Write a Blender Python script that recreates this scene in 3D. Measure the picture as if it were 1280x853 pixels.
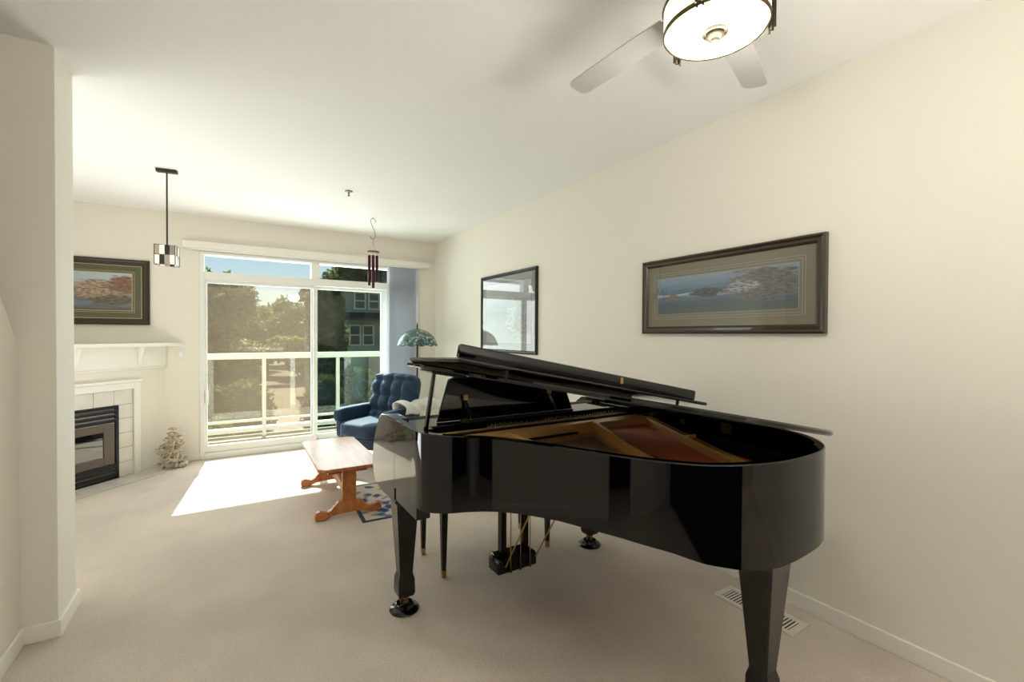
import bpy, bmesh, math, random
from math import sin, cos, pi, radians, sqrt, atan2
from mathutils import Vector, Matrix
random.seed(7)
for o in list(bpy.data.objects): bpy.data.objects.remove(o)
COL = bpy.context.scene.collection
SC = bpy.context.scene

# ---------------------------------------------------------------- camera
F_PX, YAW, PIT, ROL, CAMH = 566.78, 0.557283, 0.0121559, 0.0049358, 1.41759
cd = bpy.data.cameras.new('camera'); cam = bpy.data.objects.new('camera', cd); COL.objects.link(cam)
cd.sensor_width = 36; cd.sensor_fit = 'HORIZONTAL'; cd.lens = 36*F_PX/1280; cd.clip_start = .03; cd.clip_end = 500
F0 = Vector((sin(YAW), cos(YAW), 0)); R0 = Vector((cos(YAW), -sin(YAW), 0)); U0 = Vector((0, 0, 1))
Fv = F0*cos(PIT)-U0*sin(PIT); Uv = U0*cos(PIT)+F0*sin(PIT)
Rv = R0*cos(ROL)+Uv*sin(ROL); U2 = Uv*cos(ROL)-R0*sin(ROL)
M = Matrix((( Rv.x, U2.x, -Fv.x, 0), (Rv.y, U2.y, -Fv.y, 0), (Rv.z, U2.z, -Fv.z, CAMH), (0, 0, 0, 1)))
cam.matrix_world = M
SC.camera = cam

# ---------------------------------------------------------------- world, sun, exposure
SC.view_settings.view_transform = 'Standard'; SC.view_settings.look = 'None'
SC.view_settings.gamma = 1; SC.view_settings.use_curve_mapping = False
SC.view_settings.exposure = 0.68
SUN_E, SKY_E, REAR_W, FAN_W, STAIR_W, LIVING_W = 9.5, 0.06, 68.0, 13.0, 12.0, 18.0
YD, DAY_W = 6.42, 62.0
W = bpy.data.worlds.new('world'); SC.world = W; W.use_nodes = True
nt = W.node_tree; bgn = nt.nodes['Background']
sky = nt.nodes.new('ShaderNodeTexSky'); sky.sky_type = 'NISHITA'; sky.sun_disc = False
sky.sun_elevation = radians(46); sky.sun_rotation = radians(3); sky.air_density = 1.0; sky.dust_density = .6
nt.links.new(sky.outputs[0], bgn.inputs[0]); bgn.inputs[1].default_value = SKY_E
sl = bpy.data.lights.new('sun', 'SUN'); sl.energy = SUN_E; sl.angle = radians(.6); sl.color = (1, .95, .86)
so = bpy.data.objects.new('sun', sl); COL.objects.link(so); so.location = (1, 12, 9)
so.rotation_euler = Vector((-.094, -1, -1.0575)).to_track_quat('-Z', 'Y').to_euler()
def area(name, loc, d, sx, sy, w, col):
    l = bpy.data.lights.new(name, 'AREA'); l.shape = 'RECTANGLE'; l.size = sx; l.size_y = sy; l.energy = w; l.color = col
    o = bpy.data.objects.new(name, l); COL.objects.link(o); o.location = loc
    o.rotation_euler = Vector(d).to_track_quat('-Z', 'Y').to_euler(); return o
area('rear_fill_uplight', (1.1, -1.8, .9), (0, -.04, 1), 1.2, .5, REAR_W, (1, .975, .915))  # added fill light behind the camera, bounced off the ceiling; no real lamp
#area('stairwell_light', (-2.6, .6, 2.3), (1, .35, -.3), 1.4, .8, STAIR_W, (1, .96, .88))
area('living_fill_uplight', (-1.42, 3.95, .5), (.35, -.05, 1), 1.0, 1.3, LIVING_W, (.97, .985, 1))  # added fill light, hidden behind the wall stub to brighten the far ceiling

area('door_daylight', (1.0, YD, 1.25), (-.12, -1, .12), 2.3, 2.1, DAY_W, (.96, .96, 1))
# ---------------------------------------------------------------- materials
def lin(c):
    return tuple(((x/255)/12.92 if x/255 <= .04045 else ((x/255+.055)/1.055)**2.4) for x in c)+(1,)
def mat(name, rgb, rough=.5, metal=0, coat=0, emit=None, es=0, bump=None, var=None, spec=.5):
    m = bpy.data.materials.new(name); m.use_nodes = True; t = m.node_tree; b = t.nodes['Principled BSDF']
    c = lin(rgb); b.inputs['Base Color'].default_value = c
    b.inputs['Roughness'].default_value = rough; b.inputs['Metallic'].default_value = metal
    b.inputs['Coat Weight'].default_value = coat; b.inputs['Coat Roughness'].default_value = .03
    b.inputs['Specular IOR Level'].default_value = spec
    if emit: b.inputs['Emission Color'].default_value = lin(emit); b.inputs['Emission Strength'].default_value = es
    if bump or var:
        tc = t.nodes.new('ShaderNodeTexCoord')
    if bump:
        n = t.nodes.new('ShaderNodeTexNoise'); n.inputs['Scale'].default_value = bump[0]; n.inputs['Detail'].default_value = 3
        t.links.new(tc.outputs['Object'], n.inputs['Vector'])
        bp = t.nodes.new('ShaderNodeBump'); bp.inputs['Strength'].default_value = bump[1]; bp.inputs['Distance'].default_value = bump[2]
        t.links.new(n.outputs['Fac'], bp.inputs['Height']); t.links.new(bp.outputs[0], b.inputs['Normal'])
    if var:
        n = t.nodes.new('ShaderNodeTexNoise'); n.inputs['Scale'].default_value = var[0]; n.inputs['Detail'].default_value = 6
        t.links.new(tc.outputs['Object'], n.inputs['Vector'])
        r = t.nodes.new('ShaderNodeValToRGB'); r.color_ramp.elements[0].color = lin(var[1]); r.color_ramp.elements[1].color = c
        r.color_ramp.elements[0].position = .35; r.color_ramp.elements[1].position = .65
        t.links.new(n.outputs['Fac'], r.inputs[0]); t.links.new(r.outputs[0], b.inputs['Base Color'])
    return m
def nodes(m): return m.node_tree.nodes, m.node_tree.links, m.node_tree.nodes['Principled BSDF']

m_wall = mat('wall_paint', (231, 226, 213), .75, bump=(260, .08, .002))
m_ceil = mat('ceiling_texture', (242, 240, 236), .9, bump=(190, .5, .004))
m_trim = mat('white_trim', (235, 232, 222), .4)
m_vinyl = mat('white_vinyl', (232, 232, 226), .4)
m_black = mat('piano_lacquer', (4, 4, 5), .04)
m_blackm = mat('satin_black', (9, 9, 10), .3)
m_felt = mat('black_felt', (8, 8, 8), .9)
m_brass = mat('brass', (186, 150, 92), .3, 1)
m_brassd = mat('aged_brass', (95, 80, 45), .45, 1)
m_gold = mat('gold_plate', (236, 182, 104), .35, .2, bump=(60, .05, .002))
m_board = mat('soundboard', (176, 126, 80), .45, var=(9, (146, 100, 62)))
m_copper = mat('copper_string', (222, 122, 80), .42, .25)
m_steel = mat('steel_string', (170, 165, 155), .3, 1)
m_ivory = mat('ivory_key', (235, 232, 220), .3)
m_oak = mat('oak', (176, 102, 44), .4, coat=.15)
m_oak.node_tree.nodes['Principled BSDF'].inputs['Coat Roughness'].default_value = .2; m_oak.node_tree.nodes['Principled BSDF'].inputs['Coat IOR'].default_value = 1.6
m_bronze = mat('oil_bronze', (54, 47, 32), .45, .5)
m_blade = mat('fan_blade_grey', (184, 182, 176), .5)
m_blue = mat('blue_velvet', (24, 54, 82), .75, bump=(90, .25, .003), var=(14, (17, 40, 64)))
bb = m_blue.node_tree.nodes['Principled BSDF']; bb.inputs['Sheen Weight'].default_value = .5; bb.inputs['Sheen Roughness'].default_value = .4
bb.inputs['Sheen Tint'].default_value = lin((130, 170, 210))
m_darkmetal = mat('dark_bronze_pole', (50, 44, 36), .4, .6)
m_fire = mat('fireplace_black', (22, 22, 23), .35, .3)
m_firegrey = mat('fireplace_slat', (78, 80, 84), .3, .6)
m_bezel = mat('fireplace_bezel', (96, 86, 78), .4, .3)
m_tile = mat('white_tile', (226, 222, 212), .3, var=(5, (216, 210, 198)))
m_grout = mat('grout', (176, 170, 160), .9)
m_hearth = mat('hearth_tile', (206, 200, 188), .35, var=(4, (190, 184, 172)))
m_coral = mat('bleached_root', (205, 192, 172), .7, bump=(40, .5, .01), var=(18, (176, 158, 134)))
m_ventm = mat('vent_white', (215, 210, 198), .4)
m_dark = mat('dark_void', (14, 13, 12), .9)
m_blind = mat('blind_vane', (214, 217, 222), .6)
N = m_blind.node_tree.nodes; L = m_blind.node_tree.links; tr = N.new('ShaderNodeBsdfTranslucent'); tr.inputs[0].default_value = (.74, .75, .78, 1); mi = N.new('ShaderNodeMixShader'); mi.inputs[0].default_value = .55
L.new(N['Principled BSDF'].outputs[0], mi.inputs[1]); L.new(tr.outputs[0], mi.inputs[2]); L.new(mi.outputs[0], N['Material Output'].inputs[0])
m_plum = mat('plum_tube', (66, 22, 40), .3, .6)
m_redwood = mat('redwood_disc', (140, 62, 48), .5)
m_hookm = mat('grey_wire', (110, 108, 100), .35, .9)
m_string = mat('cord', (150, 145, 135), .7)
m_plate = mat('switch_plate', (226, 224, 216), .35)
m_frameb = mat('bronze_frame', (58, 48, 34), .3, .25, coat=.3)
m_framed = mat('walnut_frame', (44, 34, 20), .45)
m_framec = mat('charcoal_frame', (42, 43, 42), .35, .3)
m_gilt = mat('gilt_fillet', (168, 146, 92), .4, .6)
m_matgreen = mat('olive_mat', (66, 66, 26), .8)
m_mattaupe = mat('taupe_mat', (122, 116, 98), .8)
m_matgrey = mat('grey_mat', (150, 150, 146), .8)
m_concrete = mat('deck_membrane', (128, 126, 112), .8, var=(6, (112, 110, 98)))
m_rail = mat('white_rail', (226, 226, 218), .4)
m_road = mat('driveway', (128, 112, 96), .9, var=(.4, (108, 94, 80)))
m_grass = mat('grass', (92, 104, 54), .9, var=(1.2, (70, 86, 40)))
m_siding = mat('grey_siding', (160, 170, 172), .8)
m_roof = mat('roof_shingle', (84, 82, 80), .95, spec=0)
m_wood2 = mat('bark', (60, 48, 36), .9)
m_leaf1 = mat('leaf_dark', (98, 112, 62), .7, var=(1.6, (60, 74, 40)))
m_leaf2 = mat('leaf_mid', (120, 130, 66), .7, var=(1.8, (80, 94, 46)))
m_leaf3 = mat('leaf_lime', (132, 140, 56), .7, var=(2, (100, 112, 44)))
for m_ in (m_leaf1, m_leaf2, m_leaf3):
    N, L, B = nodes(m_); tr = N.new('ShaderNodeBsdfTranslucent'); mi = N.new('ShaderNodeMixShader'); mi.inputs[0].default_value = .4
    L.new(B.inputs['Base Color'].links[0].from_socket, tr.inputs[0]); L.new(B.outputs[0], mi.inputs[1]); L.new(tr.outputs[0], mi.inputs[2]); L.new(mi.outputs[0], N['Material Output'].inputs[0])
m_hwin = mat('house_window', (60, 70, 74), .1)
m_towel = mat('white_blanket', (225, 224, 220), .85, bump=(120, .3, .003))
m_rubber = mat('rubber', (20, 20, 20), .6)

# carpet: colour mottling and pile bump
m_carpet = mat('carpet', (210, 197, 182), .95, spec=.1)
N, L, B = nodes(m_carpet)
tc = N.new('ShaderNodeTexCoord')
n1 = N.new('ShaderNodeTexNoise'); n1.inputs['Scale'].default_value = 1.6; n1.inputs['Detail'].default_value = 5
n2 = N.new('ShaderNodeTexNoise'); n2.inputs['Scale'].default_value = 130; n2.inputs['Detail'].default_value = 2
for n in (n1, n2): L.new(tc.outputs['Object'], n.inputs['Vector'])
r1 = N.new('ShaderNodeValToRGB'); r1.color_ramp.elements[0].color = lin((201, 190, 178)); r1.color_ramp.elements[1].color = lin((214, 202, 188))
r1.color_ramp.elements[0].position = .38; r1.color_ramp.elements[1].position = .62
L.new(n1.outputs['Fac'], r1.inputs[0])
mx = N.new('ShaderNodeMixRGB'); mx.blend_type = 'MULTIPLY'; mx.inputs[0].default_value = .5
r2 = N.new('ShaderNodeValToRGB'); r2.color_ramp.elements[0].color = (.68, .66, .64, 1); r2.color_ramp.elements[1].color = (1, 1, 1, 1)
r2.color_ramp.elements[0].position = .3; r2.color_ramp.elements[1].position = .6
L.new(n2.outputs['Fac'], r2.inputs[0]); L.new(r1.outputs[0], mx.inputs[1]); L.new(r2.outputs[0], mx.inputs[2]); L.new(mx.outputs[0], B.inputs['Base Color'])
bp = N.new('ShaderNodeBump'); bp.inputs['Strength'].default_value = .6; bp.inputs['Distance'].default_value = .006
L.new(n2.outputs['Fac'], bp.inputs['Height']); L.new(bp.outputs[0], B.inputs['Normal'])

# oak grain
N, L, B = nodes(m_oak)
tc = N.new('ShaderNodeTexCoord'); mp = N.new('ShaderNodeMapping'); mp.inputs['Scale'].default_value = (8, 1.0, 5)
n = N.new('ShaderNodeTexNoise'); n.inputs['Scale'].default_value = 3; n.inputs['Detail'].default_value = 6; n.inputs['Distortion'].default_value = .6
r = N.new('ShaderNodeValToRGB'); r.color_ramp.elements[0].color = lin((160, 92, 42)); r.color_ramp.elements[1].color = lin((196, 124, 64))
r.color_ramp.elements[0].position = .35; r.color_ramp.elements[1].position = .65
L.new(tc.outputs['Object'], mp.inputs[0]); L.new(mp.outputs[0], n.inputs['Vector']); L.new(n.outputs['Fac'], r.inputs[0]); L.new(r.outputs[0], B.inputs['Base Color'])

def glass_mat(name, tint, gloss_tint=(1, 1, 1, 1), extra=None, ior=1.5):
    m = bpy.data.materials.new(name); m.use_nodes = True; t = m.node_tree; t.nodes.clear()
    o = t.nodes.new('ShaderNodeOutputMaterial'); tr = t.nodes.new('ShaderNodeBsdfTransparent'); gl = t.nodes.new('ShaderNodeBsdfGlossy')
    fr = t.nodes.new('ShaderNodeFresnel'); bf_ = t.nodes.new('ShaderNodeNewGeometry'); ma_ = t.nodes.new('ShaderNodeMath'); ma_.operation = 'MULTIPLY_ADD'; ma_.inputs[1].default_value = 1/ior-ior; ma_.inputs[2].default_value = ior; t.links.new(bf_.outputs['Backfacing'], ma_.inputs[0]); t.links.new(ma_.outputs[0], fr.inputs[0]); mi = t.nodes.new('ShaderNodeMixShader')
    tr.inputs[0].default_value = tint; gl.inputs[0].default_value = gloss_tint; gl.inputs['Roughness'].default_value = 0.01
    t.links.new(fr.outputs[0], mi.inputs[0]); t.links.new(tr.outputs[0], mi.inputs[1]); t.links.new(gl.outputs[0], mi.inputs[2])
    last = mi
    if extra:
        df = t.nodes.new('ShaderNodeBsdfTranslucent'); df.inputs[0].default_value = extra[1]; m2 = t.nodes.new('ShaderNodeMixShader')
        m2.inputs[0].default_value = extra[0]; t.links.new(mi.outputs[0], m2.inputs[1]); t.links.new(df.outputs[0], m2.inputs[2]); last = m2
    t.links.new(last.outputs[0], o.inputs[0]); return m
m_glass = glass_mat('window_glass', (.9, .94, .92, 1), ior=1.3)
m_glassg = glass_mat('green_window_glass', (.84, .92, .88, 1), ior=1.3)
m_railglass = glass_mat('railing_glass', (.78, .78, .72, 1))
m_screen = glass_mat('insect_screen', (1, 1, 1, 1), extra=(.09, lin((140, 124, 104))), ior=1.01)
m_picglass = glass_mat('picture_glass', (.97, .97, .97, 1), ior=1.62)
m_picglass2 = glass_mat('reflective_picture_glass', (.95, .95, .95, 1), ior=1.6)
m_fireglass = mat('firebox_glass', (12, 14, 16), .02, spec=1.0, coat=1)

# rug pattern
m_rug = mat('rug_weave', (120, 130, 145), .9, spec=.1)
N, L, B = nodes(m_rug)
tc = N.new('ShaderNodeTexCoord'); v = N.new('ShaderNodeTexVoronoi'); v.inputs['Scale'].default_value = 9; v.feature = 'F1'
n = N.new('ShaderNodeTexNoise'); n.inputs['Scale'].default_value = 14
L.new(tc.outputs['Object'], v.inputs['Vector']); L.new(tc.outputs['Object'], n.inputs['Vector'])
a = N.new('ShaderNodeMath'); a.operation = 'ADD'; L.new(v.outputs['Distance'], a.inputs[0]); L.new(n.outputs['Fac'], a.inputs[1])
r = N.new('ShaderNodeValToRGB'); e = r.color_ramp.elements; e[0].color = lin((56, 74, 104)); e[0].position = .72; e[1].color = lin((196, 188, 172)); e[1].position = 1.05 if False else .98
x = e.new(.84); x.color = lin((104, 126, 154)); x = e.new(.92); x.color = lin((150, 140, 136))
L.new(a.outputs[0], r.inputs[0]); L.new(r.outputs[0], B.inputs['Base Color'])
m_rugedge = mat('rug_border', (44, 58, 82), .9)

# stained glass for the lamp shade
m_tiff = mat('stained_glass', (90, 150, 140), .25, coat=.3)
N, L, B = nodes(m_tiff)
tc = N.new('ShaderNodeTexCoord'); v = N.new('ShaderNodeTexVoronoi'); v.inputs['Scale'].default_value = 36
v2 = N.new('ShaderNodeTexVoronoi'); v2.feature = 'DISTANCE_TO_EDGE'; v2.inputs['Scale'].default_value = 36
r = N.new('ShaderNodeValToRGB'); r.color_ramp.interpolation = 'CONSTANT'; e = r.color_ramp.elements
e[0].color = lin((70, 122, 118)); e[0].position = 0; e[1].color = lin((186, 196, 176)); e[1].position = .82
for p_, c_ in ((.25, (104, 152, 150)), (.42, (52, 92, 84)), (.55, (126, 168, 170)), (.7, (60, 104, 128))):
    x = e.new(p_); x.color = lin(c_)
sp = N.new('ShaderNodeSeparateColor'); L.new(tc.outputs['Object'], v.inputs['Vector']); L.new(tc.outputs['Object'], v2.inputs['Vector'])
L.new(v.outputs['Color'], sp.inputs[0]); L.new(sp.outputs[0], r.inputs[0])
lt = N.new('ShaderNodeMath'); lt.operation = 'GREATER_THAN'; lt.inputs[1].default_value = .05; L.new(v2.outputs['Distance'], lt.inputs[0])
mx = N.new('ShaderNodeMixRGB'); mx.inputs[1].default_value = lin((30, 26, 22)); L.new(lt.outputs[0], mx.inputs[0]); L.new(r.outputs[0], mx.inputs[2]); L.new(mx.outputs[0], B.inputs['Base Color'])
B.inputs['Transmission Weight'].default_value = .25

def painting(name, bands, blobs, xr, zr, stripe=(3, 26), seed=0.0):
    """bands: [(pos,rgb)] bottom to top in the generated frame; blobs: [(cx,cz,rx,rz,rgb,noise)]"""
    m = mat(name, (128, 128, 128), .6, spec=.2); N, L, B = nodes(m)
    tc = N.new('ShaderNodeTexCoord'); sx = N.new('ShaderNodeSeparateXYZ'); L.new(tc.outputs['UV'], sx.inputs[0])
    n = N.new('ShaderNodeTexNoise'); n.inputs['Scale'].default_value = 1.0; n.inputs['Detail'].default_value = 7; n.inputs['Roughness'].default_value = .65
    mp = N.new('ShaderNodeMapping'); mp.inputs['Scale'].default_value = (stripe[0], stripe[1], 1); mp.inputs['Location'].default_value = (seed, seed, 0)
    L.new(tc.outputs['UV'], mp.inputs[0]); L.new(mp.outputs[0], n.inputs['Vector'])
    md = N.new('ShaderNodeMath'); md.operation = 'MULTIPLY_ADD'; md.inputs[1].default_value = .5; L.new(n.outputs['Fac'], md.inputs[0])
    sb = N.new('ShaderNodeMath'); sb.operation = 'SUBTRACT'; sb.inputs[1].default_value = .25; L.new(sx.outputs[1], sb.inputs[0]); L.new(sb.outputs[0], md.inputs[2])
    r = N.new('ShaderNodeValToRGB'); e = r.color_ramp.elements
    e[0].position = bands[0][0]; e[0].color = lin(bands[0][1]); e[1].position = bands[-1][0]; e[1].color = lin(bands[-1][1])
    for p_, c_ in bands[1:-1]: x = e.new(p_); x.color = lin(c_)
    L.new(md.outputs[0], r.inputs[0]); cur = r.outputs[0]
    nn = N.new('ShaderNodeTexNoise'); nn.inputs['Scale'].default_value = 11; nn.inputs['Detail'].default_value = 6; L.new(tc.outputs['UV'], nn.inputs['Vector'])
    for cx, cz, rx, rz, col, col2 in blobs:
        mm = N.new('ShaderNodeMapping'); mm.inputs['Location'].default_value = (-cx/rx, -cz/rz, 0); mm.inputs['Scale'].default_value = (1/rx, 1/rz, 0)
        L.new(tc.outputs['UV'], mm.inputs[0]); ln = N.new('ShaderNodeVectorMath'); ln.operation = 'LENGTH'; L.new(mm.outputs[0], ln.inputs[0])
        ad = N.new('ShaderNodeMath'); ad.operation = 'MULTIPLY_ADD'; ad.inputs[1].default_value = 1.6; L.new(nn.outputs['Fac'], ad.inputs[0]); L.new(ln.outputs['Value'], ad.inputs[2])
        rr = N.new('ShaderNodeValToRGB'); rr.color_ramp.elements[0].color = (1, 1, 1, 1); rr.color_ramp.elements[1].color = (0, 0, 0, 1)
        rr.color_ramp.elements[0].position = .0; rr.color_ramp.elements[1].position = 1.0
        mr = N.new('ShaderNodeMapRange'); mr.inputs[1].default_value = 1.55; mr.inputs[2].default_value = 1.85; mr.inputs[3].default_value = 1; mr.inputs[4].default_value = 0
        L.new(ad.outputs[0], mr.inputs[0])
        c2 = N.new('ShaderNodeMixRGB'); c2.inputs[1].default_value = lin(col); c2.inputs[2].default_value = lin(col2)
        n3 = N.new('ShaderNodeTexNoise'); n3.inputs['Scale'].default_value = 26; n3.inputs['Detail'].default_value = 4; L.new(tc.outputs['UV'], n3.inputs['Vector'])
        m3 = N.new('ShaderNodeMapRange'); m3.inputs[1].default_value = .4; m3.inputs[2].default_value = .6; L.new(n3.outputs['Fac'], m3.inputs[0]); L.new(m3.outputs[0], c2.inputs[0])
        mx = N.new('ShaderNodeMixRGB'); L.new(mr.outputs[0], mx.inputs[0]); L.new(cur, mx.inputs[1]); L.new(c2.outputs[0], mx.inputs[2]); cur = mx.outputs[0]
    L.new(cur, B.inputs['Base Color']); return m
m_art1 = painting('wildlife_print', [(0, (60, 66, 58)), (.2, (112, 126, 138)), (.3, (54, 60, 48)), (.42, (130, 144, 156)), (.52, (84, 88, 66)), (.62, (160, 172, 176)), (.8, (176, 190, 196))],
                  [(.72, .55, .26, .28, (128, 92, 66), (176, 160, 136)), (.92, .7, .14, .26, (104, 64, 44), (138, 96, 68)), (.84, .25, .2, .16, (70, 56, 40), (110, 96, 70))], 1, 1)
m_art2 = painting('seascape_print', [(0, (92, 96, 84)), (.25, (74, 92, 104)), (.45, (96, 118, 136)), (.52, (186, 196, 198)), (.56, (78, 104, 128)), (.8, (118, 140, 158)), (1, (140, 154, 166))],
                  [(.13, .44, .07, .1, (100, 92, 82), (124, 114, 102)), (.42, .52, .14, .12, (62, 66, 70), (92, 88, 86)), (.8, .62, .26, .42, (92, 86, 84), (118, 114, 112)), (.66, .6, .1, .16, (170, 176, 180), (96, 96, 100))], 1, 1, seed=3.1)
m_art3 = painting('faded_print', [(0, (168, 170, 166)), (.3, (150, 152, 150)), (.5, (128, 130, 132)), (.75, (160, 162, 162)), (1, (176, 178, 176))],
                  [(.62, .4, .14, .4, (176, 174, 170), (140, 138, 140)), (.85, .35, .18, .3, (120, 116, 112), (150, 146, 140))], 1, 1, stripe=(2, 8), seed=5.2)

# ---------------------------------------------------------------- mesh helpers
class MB:
    def __init__(s, org=(0, 0, 0)):
        s.v = []; s.f = []; s.mi = []; s.org = Vector(org); s.m = 0; s.uv = None
    def add(s, vs, fs):
        n = len(s.v); s.v += [Vector(v)-s.org for v in vs]; s.f += [tuple(i+n for i in f) for f in fs]; s.mi += [s.m]*len(fs); return s
    def box(s, a, b):
        (x0, y0, z0), (x1, y1, z1) = a, b
        return s.add([(x0, y0, z0), (x1, y0, z0), (x1, y1, z0), (x0, y1, z0), (x0, y0, z1), (x1, y0, z1), (x1, y1, z1), (x0, y1, z1)],
                     [(0, 3, 2, 1), (4, 5, 6, 7), (0, 1, 5, 4), (1, 2, 6, 5), (2, 3, 7, 6), (3, 0, 4, 7)])
    def hexa(s, lo, hi):      # two quads (4 pts each), bottom then top
        return s.add(list(lo)+list(hi), [(0, 3, 2, 1), (4, 5, 6, 7), (0, 1, 5, 4), (1, 2, 6, 5), (2, 3, 7, 6), (3, 0, 4, 7)])
    def prism(s, poly, a, b, fn=None):   # poly of 2D points, extrude coordinate a..b, fn(p,q,t)->xyz
        fn = fn or (lambda p, q, t: (p, q, t)); n = len(poly)
        vs = [fn(p, q, a) for p, q in poly]+[fn(p, q, b) for p, q in poly]
        return s.add(vs, [tuple(range(n))[::-1], tuple(range(n, 2*n))]+[(i, (i+1) % n, (i+1) % n+n, i+n) for i in range(n)])
    def tube(s, pts, r, seg=10, closed=False, cap=True):
        pts = [Vector(p) for p in pts]; n = len(pts); rs = r if isinstance(r, (list, tuple)) else [r]*n
        vs = []; prev = None
        for i, p in enumerate(pts):
            if closed: t = (pts[(i+1) % n]-pts[i-1])
            else: t = (pts[min(i+1, n-1)]-pts[max(i-1, 0)])
            t.normalize()
            if prev is None:
                up = Vector((0, 0, 1)) if abs(t.z) < .9 else Vector((1, 0, 0)); u = t.cross(up).normalized()
            else: u = (prev-t*prev.dot(t)).normalized()
            prev = u; w = t.cross(u)
            vs += [p+(u*cos(2*pi*k/seg)+w*sin(2*pi*k/seg))*rs[i] for k in range(seg)]
        fs = []
        for i in range(n if closed else n-1):
            j = (i+1) % n
            for k in range(seg): fs.append((i*seg+k, i*seg+(k+1) % seg, j*seg+(k+1) % seg, j*seg+k))
        if cap and not closed: fs += [tuple(range(seg))[::-1], tuple(range((n-1)*seg, n*seg))]
        return s.add(vs, fs)
    def lathe(s, prof, c=(0, 0, 0), seg=32, cap=True):  # prof: [(r,z)]
        vs = []; n = len(prof)
        for r, z in prof: vs += [(c[0]+r*cos(2*pi*k/seg), c[1]+r*sin(2*pi*k/seg), c[2]+z) for k in range(seg)]
        fs = [(i*seg+k, i*seg+(k+1) % seg, (i+1)*seg+(k+1) % seg, (i+1)*seg+k) for i in range(n-1) for k in range(seg)]
        if cap: fs += [tuple(range(seg))[::-1], tuple(range((n-1)*seg, n*seg))]
        return s.add(vs, fs)
    def build(s, name, m, parent=None, smooth=False, bevel=0, sub=0, bseg=2):
        me = bpy.data.meshes.new(name); me.from_pydata([tuple(v) for v in s.v], [], s.f)
        ms = m if isinstance(m, (list, tuple)) else [m]
        for q in ms: me.materials.append(q)
        if len(ms) > 1: me.polygons.foreach_set('material_index', s.mi)
        bm = bmesh.new(); bm.from_mesh(me); bmesh.ops.recalc_face_normals(bm, faces=bm.faces); bm.to_mesh(me); bm.free()
        if smooth:
            me.polygons.foreach_set('use_smooth', [True]*len(me.polygons)); me.set_sharp_from_angle(angle=radians(38))
        o = bpy.data.objects.new(name, me); COL.objects.link(o)
        if parent: o.parent = parent
        else: o.location = s.org
        if bevel:
            b = o.modifiers.new('bevel', 'BEVEL'); b.width = bevel; b.segments = bseg; b.limit_method = 'ANGLE'; b.angle_limit = radians(35)
            me.polygons.foreach_set('use_smooth', [True]*len(me.polygons))
            if not smooth: me.set_sharp_from_angle(angle=radians(38))
            b.harden_normals = False
        if sub:
            b = o.modifiers.new('sub', 'SUBSURF'); b.levels = sub; b.render_levels = sub
            me.polygons.foreach_set('use_smooth', [True]*len(me.polygons))
        return o
def tag(o, label, cat=None, group=None, kind=None):
    if label: o['label'] = label
    if cat: o['category'] = cat
    if group: o['group'] = group
    if kind: o['kind'] = kind
    return o
def thing(name, loc, label, cat, group=None, rz=0):
    o = bpy.data.objects.new(name, None); COL.objects.link(o); o.location = loc; o.rotation_euler = (0, 0, rz)
    o.empty_display_size = .1; return tag(o, label, cat, group)
def struct(o): o['kind'] = 'structure'; return o
def copytree(src, loc, label, rz=None):
    c = src.copy(); COL.objects.link(c); c.location = loc; c['label'] = label
    if rz is not None: c.rotation_euler = (0, 0, rz)
    for ch in list(src.children):
        k = ch.copy(); COL.objects.link(k); k.parent = c
        for g in list(ch.children):
            j = g.copy(); COL.objects.link(j); j.parent = k
    return c
def cr(pts, n=8, closed=False):     # Catmull-Rom sampling
    P = [Vector(p) for p in pts]; out = []; m = len(P)
    rng = range(m if closed else m-1)
    for i in rng:
        p0 = P[i-1] if (closed or i > 0) else P[0]*2-P[1]; p1 = P[i]; p2 = P[(i+1) % m]
        p3 = P[(i+2) % m] if (closed or i+2 < m) else P[-1]*2-P[-2]
        for k in range(n):
            t = k/n; out.append(.5*((2*p1)+(-p0+p2)*t+(2*p0-5*p1+4*p2-p3)*t*t+(-p0+3*p1-3*p2+p3)*t**3))
    if not closed: out.append(P[-1])
    return out

XR, YB, H = 2.5308, 6.1623, 2.74
XL = -.807        # left near wall surface
# ================================================================ STRUCTURE
struct(MB().box((-3.2, -2.3, -.12), (2.75, YB+.16, 0)).build('floor', m_carpet))
struct(MB().box((-3.2, -2.3, H), (2.75, YB+.16, H+.12)).build('ceiling', m_ceil))
struct(MB().box((XR, -2.3, 0), (XR+.14, YB+.15, H)).build('wall_right', m_wall))
# back wall with the patio opening X -.284..2.30, z 0..2.33
OX0, OX1, OZ1 = -.284, 2.27, 2.345
w = MB(); w.box((-2.1, YB, 0), (OX0, YB+.15, H)); w.box((OX1, YB, 0), (XR, YB+.15, H)); w.box((OX0, YB, OZ1), (OX1, YB+.15, H))
struct(w.build('wall_back', m_wall))
# living room left wall, beyond the pillar
struct(MB().box((-2.1, 2.89, 0), (-1.967, YB, H)).build('wall_living_left', m_wall))
# wall stub (pillar) : front face Y 2.906, side face X -.683, end Y 3.191
struct(MB().prism([(-1.967, 2.906), (-.683, 2.906), (-.683, 3.191), (-1.967, 3.191)], 0, H).build('wall_stub', m_wall))
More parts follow.
